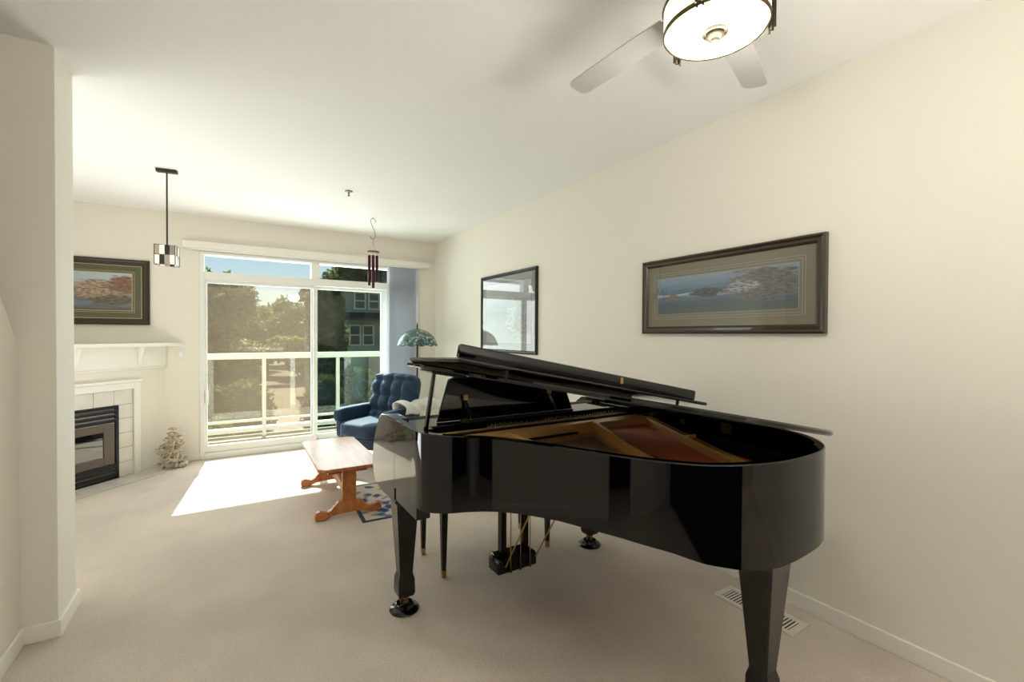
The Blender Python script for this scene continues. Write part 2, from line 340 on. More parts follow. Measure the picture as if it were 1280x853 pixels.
# near left wall: its top slopes up towards the camera, over the stairs; a doorway lies in it
yz = [(2.906, 0), (2.906, 1.36), (2.72, 1.575), (1.75, 2.7), (1.75, H), (.42, H), (.42, 2.05), (-.35, 2.05), (-.35, H), (-2.2, H), (-2.2, 0), (-.35, 0), (-.35, 2.05), (.42, 2.05), (.42, 0)]
w = MB()
for poly in ([(2.906, 0), (2.906, 1.36), (2.72, 1.575), (1.75, H), (1.0, H), (1.0, 0)], [(1.0, 2.05), (1.0, H), (.5, H), (.5, 2.05)], [(.5, 0), (.5, H), (-.35, H), (-.35, 0)]):
    w.prism(poly, XL-.12, XL, lambda a, b, t: (t, a, b))
struct(w.build('wall_left', m_wall))
struct(MB().box((-3.2, -2.3, 0), (-3.08, 2.89, H)).build('wall_stairwell', m_wall))
struct(MB().box((-3.2, 2.906, 0), (-1.967, 3.19, H)).build('wall_stairwell_end', m_wall))
struct(MB().box((-1.6, .2, 0), (-1.5, 1.3, 2.2)).build('wall_doorway_dark', m_dark))  # near-black panel: the darkness behind the doorway is put into its colour
# rear wall, with the window and a dark hallway opening
w = MB(); w.box((-3.2, -2.3, 0), (XR, -2.2, .3)); w.box((-3.2, -2.3, 2.5), (XR, -2.2, H)); w.box((2.1, -2.3, .3), (XR, -2.2, 2.5)); w.box((-3.2, -2.3, .3), (-.7, -2.2, 2.5)); w.box((-.7, -2.3, .3), (2.1, -2.2, 1.05))
struct(w.build('wall_rear', m_wall))
m_darkblock = mat('dark_block_wood', (26, 21, 17), .4, var=(7, (14, 12, 10)))
struct(MB().box((-.75, -.8, 0), (1.68, -.42, 1.0)).build('wall_dark_reflection_block', m_darkblock, bevel=.01))  # unseen block added behind the camera so the piano's tail reflects dark
# baseboards
BBH = .08
struct(MB().box((XR-.014, -2.2, 0), (XR, YB, BBH)).build('baseboard_right', m_trim, bevel=.003))
struct(MB().box((-.56, YB-.014, 0), (OX0-.002, YB, BBH)).build('baseboard_back', m_trim, bevel=.003))
struct(MB().box((OX1+.002, YB-.014, 0), (XR-.016, YB, BBH)).build('baseboard_back_corner', m_trim, bevel=.003))
struct(MB().prism([(XL+.014, 1.0), (XL+.014, 2.892), (-.669, 2.892), (-.669, 3.205), (-.9, 3.205), (-.9, 3.191), (-.683, 3.191), (-.683, 2.906), (XL, 2.906), (XL, 1.0)], 0, BBH).build('baseboard_left', m_trim, bevel=.003))

# ---------------- patio door + transoms (structure)
Yg = YB+.06
def frame_rect(mb, x0, x1, z0, z1, w, y0, y1):
    mb.box((x0, y0, z0), (x0+w, y1, z1)); mb.box((x1-w, y0, z0), (x1, y1, z1)); mb.box((x0+w, y0, z0), (x1-w, y1, z0+w)); mb.box((x0+w, y0, z1-w), (x1-w, y1, z1))
# outer casing
w = MB(); cw = .045
w.box((OX0, YB-.012, 0), (OX0+cw, YB+.13, OZ1)); w.box((OX1-cw, YB-.012, 0), (OX1, YB+.13, OZ1)); w.box((OX0+cw, YB-.012, 2.312), (OX1-cw, YB+.13, OZ1))
w.box((OX0+cw, YB-.006, 2.03), (OX1-cw, YB+.13, 2.12)); w.box((OX0+cw, YB-.012, 0), (OX1-cw, YB+.13, .07))
w.box((.875, YB-.004, 2.12), (.968, YB+.13, 2.312))
dfr = struct(w.build('trim_1', m_vinyl, bevel=.004))
def door(nm, x0, x1, y, gm, z0=.07, z1=2.03, st=.05, bot=.075):
    r = bpy.data.objects.new(nm, None); COL.objects.link(r); r.location = ((x0+x1)/2, y, 0); struct(r); og = r.location.copy()
    f = MB(og); f.box((x0, y-.02, z0), (x0+st, y+.02, z1)); f.box((x1-st, y-.02, z0), (x1, y+.02, z1)); f.box((x0+st, y-.02, z0), (x1-st, y+.02, z0+bot)); f.box((x0+st, y-.02, z1-.035), (x1-st, y+.02, z1))
    f.build('door_frame', m_vinyl, r, bevel=.003)
    MB(og).box((x0+st-.004, y-.004, z0+bot-.004), (x1-st+.004, y+.004, z1-.031)).build('glass_pane', gm, r); return r
d1 = door('door_1', OX0+cw-.004, .93, YB+.035, m_glass, st=.03)
MB(d1.location).box((-.222, YB+.06, .145), (.885, YB+.062, 2.0)).build('insect_screen', m_screen, d1)
h = MB(d1.location); h.box((-.236, YB-.02, .62), (-.205, YB+.016, .78)); h.tube([(-.222, YB-.02, .64), (-.222, YB-.045, .655), (-.222, YB-.045, .745), (-.222, YB-.02, .76)], .008)
h.build('door_handle', m_vinyl, d1, bevel=.003)
d2 = door('door_2', .88, 1.84, YB+.09, m_glassg, st=.075)
d3 = door('door_3', 1.845, OX1-cw, YB+.09, m_glassg, st=.03)
for i, (x0, x1, gm) in enumerate(((OX0+cw, .875, m_glass), (.968, OX1-cw, m_glass))):
    o = MB().box((x0-.004, YB+.06, 2.116), (x1+.004, YB+.066, 2.316)).build('window_%d' % (i+1), gm); struct(o)
# headrail cornice above the door
v = thing('blind_headrail', (1, YB, 2.35), 'long white headrail casing above the sliding patio door', 'headrail')
og = v.location
MB(og).box((-.44, YB-.075, 2.365), (2.42, YB-.001, 2.445)).build('casing', m_trim, v, bevel=.006)
MB(og).box((-.36, YB-.06, 2.35), (2.36, YB-.02, 2.365)).build('track', m_vinyl, v)
# vertical blind: vanes as parts
bl = thing('vertical_blind', (2.03, YB-.05, .05), 'grey vertical blind stacked open at the right end of the patio door', 'blind')
vane = None
for i in range(13):
    xx = 1.845+i*.031; g = MB(); a = radians(22)
    prof = [(-.042+.084*k/6, .006*sin(pi*k/6)) for k in range(7)]
    vs = []; 
    for px, py in prof:
        X = px*cos(a)-py*sin(a); Y = px*sin(a)+py*cos(a); vs.append((X, Y))
    if vane is None:
        poly = vs+[(x_+.0012, y_) for x_, y_ in vs[::-1]]
        g.prism(poly, 0, 2.29); vane = g.build('vane', m_blind, bl, smooth=True); vane.location = (xx-2.03, 0, 0)
    else:
        c = vane.copy(); COL.objects.link(c); c.parent = bl; c.location = (xx-2.03, 0, 0)

# ---------------- fireplace (diagonal chimney breast) local frame: x to the right, y into the wall
FR = Vector((-.595, 6.162, 0)); A45 = radians(45)
def loc45(lx, ly): return (FR.x+(lx-ly)*.70711, FR.y+(lx+ly)*.70711)
fw = MB(); c1 = loc45(-1.938, 0)
fw.prism([(FR.x, FR.y-.0001), (-1.966, FR.y-.0001), (-1.966, c1[1])], 0, 1.285)
struct(fw.build('wall_chimney_breast', m_wall))
fp = thing('fireplace', FR, 'white tiled corner gas fireplace with a black louvred firebox', 'fireplace', rz=A45)
def bx(*a): return MB().box(*a)
X0, X1 = -1.45, -.489     # firebox
t = bx((X0-.14, -.012, 0), (X1+.142, -.0005, .862)); t.build('grout_bed', m_grout, fp)
t = MB(); zz = [0, .145, .29, .435, .58, .7165]
for k in range(5):
    for (a, b) in ((X1+.004, X1+.14), (X0-.138, X0-.004)): t.box((a, -.02, zz[k]+.002), (b, -.011, zz[k+1]-.002))
n = 7; tw = (X1-X0+.276)/n
for k in range(n): t.box((X0-.138+k*tw+.002, -.02, .7185), (X0-.138+(k+1)*tw-.002, -.011, .86))
t.build('surround_tiles', m_tile, fp, bevel=.002)
t = MB()
t.box((X0-.205, -.035, 0), (X0-.14, -.0005, .93)); t.box((X1+.142, -.035, 0), (X1+.207, -.0005, .93)); t.box((X0-.14, -.035, .862), (X1+.142, -.0005, .93)); t.box((X0-.222, -.045, .93), (X1+.224, -.0005, .958))
t.build('surround_moulding', m_trim, fp, bevel=.004)
t = bx((-1.93, -.022, 1.06), (-.003, -.0005, 1.285)); t.box((-1.93, -.03, 1.055), (-.003, -.0005, 1.07)); t.build('frieze', m_trim, fp, bevel=.003)
t = MB(); t.prism([(.125, -.125), (-2.06, -.125), (-1.936, -.002), (-.002, -.002)], 1.285, 1.322); t.build('mantel_edge', m_trim, fp, bevel=.003)
# the shelf top fills the corner behind
for cxx in (-.285, -.845, -1.405):
    t = MB(); t.prism([(-.022, 1.11), (-.03, 1.112), (-.035, 1.16), (-.045, 1.205), (-.062, 1.24), (-.068, 1.262), (-.068, 1.285), (-.022, 1.285)], cxx-.02, cxx+.02, lambda a, b, c: (c, a, b))
    t.box((cxx-.027, -.076, 1.268), (cxx+.027, -.022, 1.285)); t.build('corbel', m_trim, fp, bevel=.003)
t = MB(); t.prism([(-1.93, -.001), (-.005, -.001), (-.95, 1.0*.94)], 1.287, 1.32, lambda a, b, c: (a, b, c)); t.build('shelf_top', m_trim, fp)
# firebox
fb = MB(); fb.box((X0, -.03, 0), (X0+.03, -.002, .715)); fb.box((X1-.03, -.03, 0), (X1, -.002, .715)); fb.box((X0+.03, -.03, .69), (X1-.03, -.002, .715)); fb.box((X0+.03, -.03, 0), (X1-.03, -.002, .02)); fb.box((X0+.03, -.008, .02), (X1-.03, -.002, .69))
fbo = fb.build('firebox_frame', m_fire, fp, bevel=.002)
for z in (.655, .61, .565):
    MB().hexa([(X0+.03, -.012, z-.012), (X1-.03, -.012, z-.012), (X1-.03, -.008, z-.008), (X0+.03, -.008, z-.008)], [(X0+.03, -.034, z+.02), (X1-.03, -.034, z+.02), (X1-.03, -.028, z+.026), (X0+.03, -.028, z+.026)]).build('louvre', m_firegrey, fbo)
for z in (.035, .08, .122):
    MB().hexa([(X0+.03, -.034, z-.004), (X1-.03, -.034, z-.004), (X1-.03, -.028, z-.008), (X0+.03, -.028, z-.008)], [(X0+.03, -.03, z+.028), (X1-.03, -.03, z+.028), (X1-.03, -.024, z+.028), (X0+.03, -.024, z+.028)]).build('louvre', m_fire, fbo)
t = MB(); gx0, gx1, gz0, gz1 = X0+.14, X1-.14, .235, .475
t.box((X0+.045, -.036, .155), (gx0, -.01, .545)); t.box((gx1, -.036, .155), (X1-.045, -.01, .545)); t.box((gx0, -.036, .155), (gx1, -.01, gz0)); t.box((gx0, -.036, gz1), (gx1, -.01, .545))
t.build('firebox_door', m_bezel, fp, bevel=.003)
bx((gx0-.003, -.028, gz0-.003), (gx1+.003, -.02, gz1+.003)).build('firebox_glass', m_fireglass, fp)
# hearth
he = thing('hearth', FR, 'pale flush tiled hearth on the floor in front of the fireplace', 'hearth', rz=A45)
t = MB(); t.box((-1.75, -.30, .0), (-.19, -.05, .006)); t.build('hearth_grout', m_grout, he)
t = MB()
for i in range(10):
    for j in range(2):
        x_ = -1.75+i*.156; y_ = -.05-j*.125; t.box((x_+.002, y_-.123, .002), (x_+.154, y_-.002, .010))
t.build('hearth_tiles', m_hearth, he, bevel=.002)

# ---------------- balcony outside
o = MB().box((-1.6, YB+.16, -.2), (3.6, 7.62, -.04)).build('balcony_floor', m_concrete); struct(o)
o = MB().box((-1.6, YB+.16, 2.62), (3.6, 6.68, 2.8)).build('balcony_above', m_vinyl); struct(o)
o = MB().box((-1.75, YB+.16, -.2), (-1.6, 7.5, H)).build('wall_balcony_side', m_siding); struct(o)
rl = thing('balcony_railing', (.9, 7.42, -.04), 'white balcony railing with tinted glass panels outside the patio door', 'railing')
og = rl.location
MB(og).box((-1.6, 7.39, 1.065), (3.5, 7.46, 1.15)).build('top_rail', m_rail, rl, bevel=.006)
MB(og).box((-1.6, 7.40, .175), (3.5, 7.45, .21)).build('bottom_rail', m_rail, rl, bevel=.004)
MB(og).box((-1.6, 7.47, .02), (3.5, 7.60, .08)).build('deck_edge', m_rail, rl, bevel=.004)
for xx in (-.6, .422, 1.43, 2.44):
    MB(og).box((xx-.025, 7.395, -.04), (xx+.025, 7.445, 1.065)).build('post', m_rail, rl, bevel=.004)
for xx in (-.575, .447, 1.455):
    MB(og).box((xx+.002, 7.42, .21), (xx+.955, 7.426, 1.065)).build('glass_panel', m_railglass, rl)

# ---------------- small fixtures on the back wall
def wallplate(nm, x, z, label, cat, outlet):
    r = thing(nm, (x, YB, z), label, cat)
    MB().box((-.037, -.006, -.06), (.037, 0, .06)).build('plate', m_plate, r, bevel=.002)
    if outlet:
        for dz in (-.026, .026): MB().box((-.016, -.009, dz-.013), (.016, -.005, dz+.013)).build('socket', m_vinyl, r, bevel=.003)
    else: MB().box((-.017, -.010, -.032), (.017, -.005, .032)).build('rocker', m_vinyl, r, bevel=.002)
wallplate('light_switch', -.455, 1.195, 'white light switch on the back wall just below the mantel end', 'switch', False)
wallplate('wall_outlet', -.43, .34, 'white electrical outlet low on the back wall behind the root sculpture', 'outlet', True)

# ---------------- floor vent
v = thing('floor_vent', (2.33, 1.305, 0), 'white metal floor register in the carpet beside the right wall', 'vent')
w = MB(); w.box((-.08, -.205, 0), (-.053, .205, .007)); w.box((.053, -.205, 0), (.08, .205, .007)); w.box((-.053, -.205, 0), (.053, -.175, .007)); w.box((-.053, .175, 0), (.053, .205, .007))
w.build('frame', m_ventm, v, bevel=.002)
MB().box((-.053, -.175, .0005), (.053, .175, .002)).build('duct_opening', m_dark, v)
for i in range(21):
    y_ = -.165+i*.0165
    MB().hexa([(-.053, y_-.003, .002), (.053, y_-.003, .002), (.053, y_-.001, .002), (-.053, y_-.001, .002)], [(-.053, y_+.001, .0065), (.053, y_+.001, .0065), (.053, y_+.003, .0065), (-.053, y_+.003, .0065)]).build('louvre', m_ventm, v)

# ================================================================ PIANO
PO = Vector((1.43, 1.7, 0))
pn = thing('grand_piano', PO, 'glossy black baby grand piano with its lid propped slightly open', 'piano')
def P_(): return MB(PO)
ctrl = [(.69, 2.20), (.69, 2.08), (.69, 1.96), (.692, 1.86), (.722, 1.785), (.80, 1.70), (.885, 1.622), (.945, 1.545), (.995, 1.455), (1.048, 1.345), (1.10, 1.235), (1.152, 1.125), (1.21, 1.03),
        (1.285, .935), (1.36, .878), (1.455, .834), (1.577, .803), (1.724, .797), (1.86, .81), (1.97, .85), (2.06, .925), (2.12, 1.03), (2.15, 1.16), (2.16, 1.3), (2.16, 1.6), (2.16, 1.9), (2.16, 2.2)]
out = [Vector((p.x, p.y)) for p in cr([(a, b, 0) for a, b in ctrl], 4)]
def offset(pl, d):
    r = []
    for i, p in enumerate(pl):
        a = pl[max(i-1, 0)]; b = pl[min(i+1, len(pl)-1)]; t = (b-a).normalized(); nrm = Vector((-t.y, t.x))   # inward: left of travel
        r.append(p+nrm*d)
    return r
inn = offset(out, .036)
ZT, ZB = 1.0, .662
w = P_(); n = len(out)
poly = [tuple(p) for p in out]+[tuple(p) for p in inn[::-1]]
vs = []
for z in (ZB, ZB+.004, ZT-.004, ZT):
    pass
def zb(k):
    x = out[k].x; T = [(.69, .664), (.77, .675), (.82, .687), (.92, .702), (.99, .713), (1.05, .721), (1.15, .716), (1.24, .70), (1.31, .676), (1.43, .652), (1.56, .643), (1.74, .65), (2.2, .655)]
    for (a, b), (c, d) in zip(T, T[1:]):
        if x <= c: return b+(d-b)*max(0, (x-a))/(c-a)
    return .655
def ring(mb, o_, i_, z0, z1):
    n = len(o_); b = .004; oo = offset(o_, b); ii = offset(i_, -b)
    rows = [(i_, z0), (o_, z0), (o_, z1-b), (oo, z1), (ii, z1), (i_, z1-b)]
    vs = [(p.x, p.y, zb(k) if z == z0 else z) for (pl, z) in rows for k, p in enumerate(pl)]; R = len(rows)
    fs = [(r*n+k, r*n+k+1, ((r+1) % R)*n+k+1, ((r+1) % R)*n+k) for r in range(R) for k in range(n-1)]
    fs += [tuple(r*n for r in range(R)), tuple(r*n+n-1 for r in range(R))[::-1]]
    mb.add(vs, fs)
ring(w, out, inn, ZB, ZT)
rim = w.build('rim', m_black, pn, smooth=True)
# arms at the keyboard end
arm = [(2.2, .60), (2.2, 1.0), (2.37, 1.0), (2.43, .993), (2.475, .965), (2.51, .925), (2.555, .865), (2.585, .80), (2.6, .74), (2.6, .69), (2.585, .64), (2.54, .605), (2.48, .59), (2.40, .583), (2.28, .588)]
for a, b in ((.69, .765), (2.085, 2.16)):
    P_().prism(arm, a, b, lambda p, q, t: (t, p, q)).build('arm', m_black, pn, bevel=.004)
    P_().box((a+.005, 1.9, .60), (b-.005, 2.2, .662)).build('leg_plate', m_black, pn, bevel=.004)
P_().box((.765, 2.0, .60), (2.085, 2.55, .655)).build('keybed', m_blackm, pn, bevel=.004)
P_().box((.765, 2.52, .655), (2.085, 2.57, .70)).build('key_slip', m_black, pn, bevel=.006)
P_().prism([(2.30, .70), (2.29, .97), (2.31, .985), (2.35, .96), (2.40, .80), (2.50, .745), (2.52, .70)], .765, 2.085, lambda p, q, t: (t, p, q)).build('fallboard', m_black, pn, bevel=.004)
# bottom board / beams under the case
insb = offset(out, .03)
P_().prism([tuple(p) for p in insb], .735, .75).build('bottom_board', m_board, pn)
sb = offset(out, .034)
P_().prism([tuple(p) for p in sb], .862, .87).build('soundboard', m_board, pn)
# music shelf (glossy deck before the desk)
P_().box((.728, 2.06, .955), (2.122, 2.30, .975)).build('music_shelf', m_black, pn, bevel=.003)
P_().box((.728, 1.96, .962), (.80, 2.2, .985)).build('shelf_slide', m_black, pn, bevel=.003)
P_().box((2.05, 1.96, .962), (2.122, 2.2, .985)).build('shelf_slide', m_black, pn, bevel=.003)
# plate
pr_o = offset(out, .05); pr_i = offset(out, .12)
k0 = 14; k1 = max(k for k, p in enumerate(out) if p.y < 1.5 and p.x < 1.5)
w = P_()
O_ = pr_o[k0:k1]; I_ = pr_i[k0:k1]; nn = len(O_)
vs = [(p.x, p.y, .925) for p in O_]+[(p.x, p.y, .925) for p in I_]+[(p.x, p.y, .871) for p in I_]+[(p.x, p.y, .871) for p in O_]
w.add(vs, [(r*nn+k, r*nn+k+1, ((r+1) % 4)*nn+k+1, ((r+1) % 4)*nn+k) for r in range(4) for k in range(nn-1)]+[(0, nn, 2*nn, 3*nn), (nn-1, 4*nn-1, 3*nn-1, 2*nn-1)])
w.prism([(.735, 1.88), (.735, 2.055), (2.118, 2.055), (2.118, 1.78), (1.70, 1.86), (1.2, 1.86), (.80, 1.83)], .925, .94)
w.build('plate', m_gold, pn, smooth=True, bevel=.003)
def strut(a, b, wd=.02, z0=.871, z1=.955):
    a = Vector(a); b = Vector(b); d = (b-a).normalized(); nrm = Vector((-d.y, d.x))*wd/2
    q = [a+nrm, a-nrm, b-nrm, b+nrm]
    P_().hexa([(p.x, p.y, z0) for p in q], [(p.x, p.y, z1 if i < 2 else z1-.012) for i, p in enumerate(q)]).build('plate_strut', m_gold, pn, bevel=.004)
strut((1.13, 1.85), (1.16, 1.46)); strut((1.69, 1.86), (1.33, 1.06), .022); strut((2.05, 1.80), (1.62, .93), .04); strut((2.05, 1.80), (1.69, 1.86), .022); strut((1.69, 1.86), (1.13, 1.85), .018)
P_().prism([(2.09, 1.80), (1.655, .90), (1.75, .86), (1.9, .88), (2.0, .93), (2.09, 1.06), (2.118, 1.2), (2.118, 1.80)], .872, .90).build('plate_shelf', m_felt, pn)
strut((1.83, 1.345), (1.842, 1.37), .045, .90, .962)
# pinblock shelf in black felt and tuning pins
P_().box((.75, 1.955, .94), (2.1, 1.985, .948)).build('damper_rail', m_felt, pn, bevel=.002)
P_().box((.80, 1.82, .905), (1.55, 1.835, .915)).build('damper_felt', m_felt, pn, bevel=.002)
pin = None
for i in range(34):
    for j in range(3):
        if len([1 for c in pn.children if c.name.startswith('tuning_pin')]) >= 100: break
        x_ = 1.12+i*.0285; y_ = 1.995+j*.018+.02*sin(i*.5); z_ = .94
        if pin is None:
            pin = MB().lathe([(.0026, 0), (.0026, .012), (.003, .013), (.003, .02)], seg=6).build('tuning_pin', m_steel, pn)
            pin.location = (x_-PO.x, y_-PO.y, z_)
        else:
            c = pin.copy(); COL.objects.link(c); c.parent = pn; c.location = (x_-PO.x, y_-PO.y, z_)
# strings
def string(nm, a, b, r, m):
    a = Vector(a); b = Vector(b); P_().tube([a, b], r, seg=5, cap=False).build(nm, m, pn)
for i in range(44):          # copper wound bass strings, fanned across the tail
    t = i/43; string('bass_string', (1.74+.30*t, 1.84-.03*t, .912), (1.42+.36*t, 1.00-.10*t+.03*t*t, .905), .0033, m_copper)
for i in range(30):
    t = i/29; string('tenor_string', (1.16+.50*t, 1.84, .902), (1.19+.18*t, 1.36-.33*t, .895), .0011, m_steel)
for i in range(22):
    t = i/21; string('treble_string', (.80+.32*t, 1.84, .902), (.82+.28*t, 1.76-.26*t, .895), .0011, m_steel)
P_().prism([tuple(q) for q in [(1.45, 1.02), (1.75, .93), (1.775, .95), (1.48, 1.045)]], .871, .9).build('bass_bridge', m_board, pn, bevel=.003)
# hinge plates on the inner spine (as the photo shows them)
for y_, s in ((1.62, .03), (1.36, .055), (1.02, .04)):
    P_().box((2.118, y_-s/2, .93), (2.124, y_+s/2, .93+min(s, .05))).build('rim_plate', m_brassd, pn, bevel=.001)
# ---- music desk
desk = [(.885, .977), (1.76, .977), (1.69, 1.175), (1.64, 1.2), (.98, 1.2), (.955, 1.19)]
tl = radians(12)
P_().prism(desk, 0, .016, lambda a, b, c: (a, 2.13+c*cos(tl)-(b-.977)*sin(tl)*-.35, b)).build('music_desk', m_black, pn, bevel=.004)
for x_ in (1.06, 1.60):
    s = P_(); s.hexa([(x_-.008, 2.065, .977), (x_+.008, 2.065, .977), (x_+.008, 2.077, .977), (x_-.008, 2.077, .977)], [(x_-.030, 2.125, 1.085), (x_-.014, 2.125, 1.085), (x_-.014, 2.131, 1.085), (x_-.030, 2.131, 1.085)])
    so_ = s.build('desk_prop', m_blackm, pn, bevel=.001)
    P_().box((x_-.034, 2.112, 1.08), (x_-.010, 2.128, 1.108)).build('prop_clip', m_brass, so_, bevel=.002)
P_().box((.99, 2.055, .977), (1.03, 2.085, .993)).build('desk_hinge', m_brassd, pn, bevel=.002)
P_().box((1.04, 2.05, .977), (1.70, 2.062, .992)).build('desk_ledge', m_blackm, pn, bevel=.002)
# ---- lid : main part hinged on the spine, tilted up
HX, HZ = 2.165, .998; TA = math.asin((1.278-HZ)/1.515)
def lidp(x, y, z):            # x,y in plan when closed; z offset above the lid underside
    d = HX-x; return (HX-d*cos(TA)+z*sin(TA), y, HZ+d*sin(TA)+z*cos(TA))
lo = offset(out, -.022)
lidpl = [p for p in lo if p.y < 2.03]
lidpl = [Vector((lidpl[0].x, 2.03))]+lidpl+[Vector((2.175, 2.03))]
lidpl = [Vector((min(p.x, 2.175), p.y)) for p in lidpl]
def slab(mb, pl, z0, z1, fn):
    b = min(.006, (z1-z0)/2.2); n = len(pl)
    area_ = sum(pl[i].x*pl[(i+1) % n].y-pl[(i+1) % n].x*pl[i].y for i in range(n)); s = 1 if area_ > 0 else -1
    def ins(d):
        r = []
        for i in range(n):
            t1 = (pl[i]-pl[i-1]); t2 = (pl[(i+1) % n]-pl[i]); t = (t1.normalized() if t1.length > 1e-6 else t2.normalized())+(t2.normalized() if t2.length > 1e-6 else t1.normalized())
            if t.length < 1e-6: t = t2
            t.normalize(); r.append(pl[i]+Vector((-t.y, t.x))*d*s)
        return r
    rows = [(ins(b), z0), (pl, z0+b), (pl, z1-b), (ins(b), z1)]
    vs = [fn(p.x, p.y, z) for pp, z in rows for p in pp]
    fs = [tuple(range(n))[::-1], tuple(range(3*n, 4*n))]+[(r*n+k, r*n+(k+1) % n, (r+1)*n+(k+1) % n, (r+1)*n+k) for r in range(3) for k in range(n)]
    mb.add(vs, fs)
w = P_(); slab(w, lidpl, 0, .021, lidp); w.build('lid', m_black, pn, smooth=True)
# front leaf folded back on top of the lid
leaf = [Vector((.665, 2.0)), Vector((.665, 1.49)), Vector((2.14, 1.49)), Vector((2.14, 2.0))]
def leafp(x, y, z):
    k = (2.0-y)/.51; return lidp(x, y, .026+k*.022+z)
w = P_(); slab(w, leaf, 0, .016, leafp); lf = w.build('front_lid_leaf', m_black, pn, smooth=True)
w = P_(); slab(w, [Vector((.665, 1.512)), Vector((.665, 1.49)), Vector((2.03, 1.49)), Vector((2.03, 1.512))], .014, .066, leafp); w.build('leaf_lip', m_black, pn, smooth=True)
MB(PO).tube([leafp(.68, 2.01, -.004), leafp(2.13, 2.01, -.004)], .006, seg=8).build('piano_hinge', m_brassd, pn)
for x_ in (.9, 1.95): MB(PO).tube([leafp(x_, 1.53, -.03), leafp(x_, 1.53, .001)], .008, seg=10).build('rubber_button', m_rubber, pn)
a = leafp(1.49, 1.4895, .045); P_().box((a[0]-.008, a[1]-.003, a[2]-.014), (a[0]+.008, a[1]+.001, a[2]+.014)).build('lid_catch', m_brass, pn)
# short prop stick
pa = Vector((.735, 1.90, .985)); pb = Vector(lidp(.735, 1.86, .0))
d = (pb-pa); w = P_(); ux = Vector((.007, 0, 0)); uy = Vector((0, .012, 0))
w.hexa([pa-ux-uy, pa+ux-uy, pa+ux+uy, pa-ux+uy], [pb-ux-uy*.8, pb+ux-uy*.8, pb+ux+uy*.8, pb-ux+uy*.8]); w.build('prop_stick', m_black, pn, bevel=.002)
c = lidp(.77, 1.88, -.006); w = P_(); slab(w, [Vector((.70, 1.80)), Vector((.87, 1.80)), Vector((.87, 1.94)), Vector((.70, 1.94))], -.014, 0, lidp); w.build('prop_cup_block', m_blackm, pn)
for x_ in (1.15, 1.25):
    c = Vector(lidp(x_, 1.30, 0)); 
# ---- legs with caster and cup
def leg(x, y, top, tw):
    def sq(h, z): return [(x-h, y-h, z), (x+h, y-h, z), (x+h, y+h, z), (x-h, y+h, z)]
    w = P_(); lv = [(tw/2+.012, top), (tw/2+.012, top-.02), (tw/2, top-.035), (.034, .20), (.034, .195), (.042, .165), (.044, .098), (.038, .078)]
    vs = [v for h, z in lv for v in sq(h, z)]; fs = [(0, 1, 2, 3), tuple(range(len(vs)-4, len(vs)))[::-1]]
    for r in range(len(lv)-1):
        for k in range(4): fs.append((r*4+k, r*4+(k+1) % 4, (r+1)*4+(k+1) % 4, (r+1)*4+k))
    w.add(vs, fs); lg = w.build('leg', m_black, pn, bevel=.004)
    w = P_(); w.lathe([(.016, .079), (.022, .076), (.022, .068), (.014, .066), (.013, .055)], (x, y, 0), seg=20)
    w.box((x-.022, y-.006, .028), (x-.016, y+.012, .066)); w.box((x+.016, y-.006, .028), (x+.022, y+.012, .066)); w.box((x-.022, y-.008, .058), (x+.022, y+.012, .068))
    w.build('caster_bracket', m_brass, lg, bevel=.001)
    P_().tube([(x-.014, y, .037), (x+.014, y, .037)], .02, seg=20).build('caster_wheel', m_brassd, lg)
    P_().lathe([(.074, 0), (.076, .006), (.070, .014), (.052, .02), (.046, .034), (.040, .036), (.034, .018), (.002, .017)], (x, y, 0), seg=36).build('caster_cup', m_black, lg, smooth=True)
leg(.765, 2.267, .60, .115); leg(2.073, 2.317, .60, .115); leg(1.666, .915, .665, .135)
# corner bracket between leg and case
P_().box((1.585, .84, .655), (1.75, 1.06, .70)).build('tail_block', m_black, pn, bevel=.004)
# ---- pedal lyre
lyx0, lyx1, lyy = 1.255, 1.512, 2.20
w = P_(); w.prism([(lyx0, .09), (lyx0, .155), (lyx0+.015, .175), (lyx1-.015, .175), (lyx1, .155), (lyx1, .09)], lyy-.055, lyy+.055, lambda a, b, c: (a, c, b)); ly = w.build('pedal_box', m_black, pn, bevel=.004)
for x_ in (1.312, 1.462):
    P_().box((x_-.018, lyy-.02, .175), (x_+.018, lyy+.02, .60)).build('lyre_post', m_black, pn, bevel=.003)
for i, x_ in enumerate((1.33, 1.395, 1.46)):
    P_().tube([(x_, lyy-.064, .115), (x_, lyy-.064, .60)], .003, seg=8).build('pedal_rod', m_brass, pn)
    P_().lathe([(.002, .09), (.008, .095), (.008, .12), (.003, .126)], (x_, lyy-.064, 0), seg=12).build('rod_foot', m_brassd, pn)
    w = P_(); w.prism([(x_-.011, lyy+.05), (x_+.011, lyy+.05), (x_+.013, lyy+.12), (x_+.02, lyy+.16), (x_, lyy+.185), (x_-.02, lyy+.16), (x_-.013, lyy+.12)], .112, .122); w.build('pedal', m_brass, pn, bevel=.003)
for a, b in (((1.30, lyy-.06, .13), (1.36, lyy-.33, .66)), ((1.50, lyy-.06, .14), (1.62, lyy-.30, .66))):
    P_().tube([a, b], .0045, seg=8).build('lyre_brace', m_brass, pn)

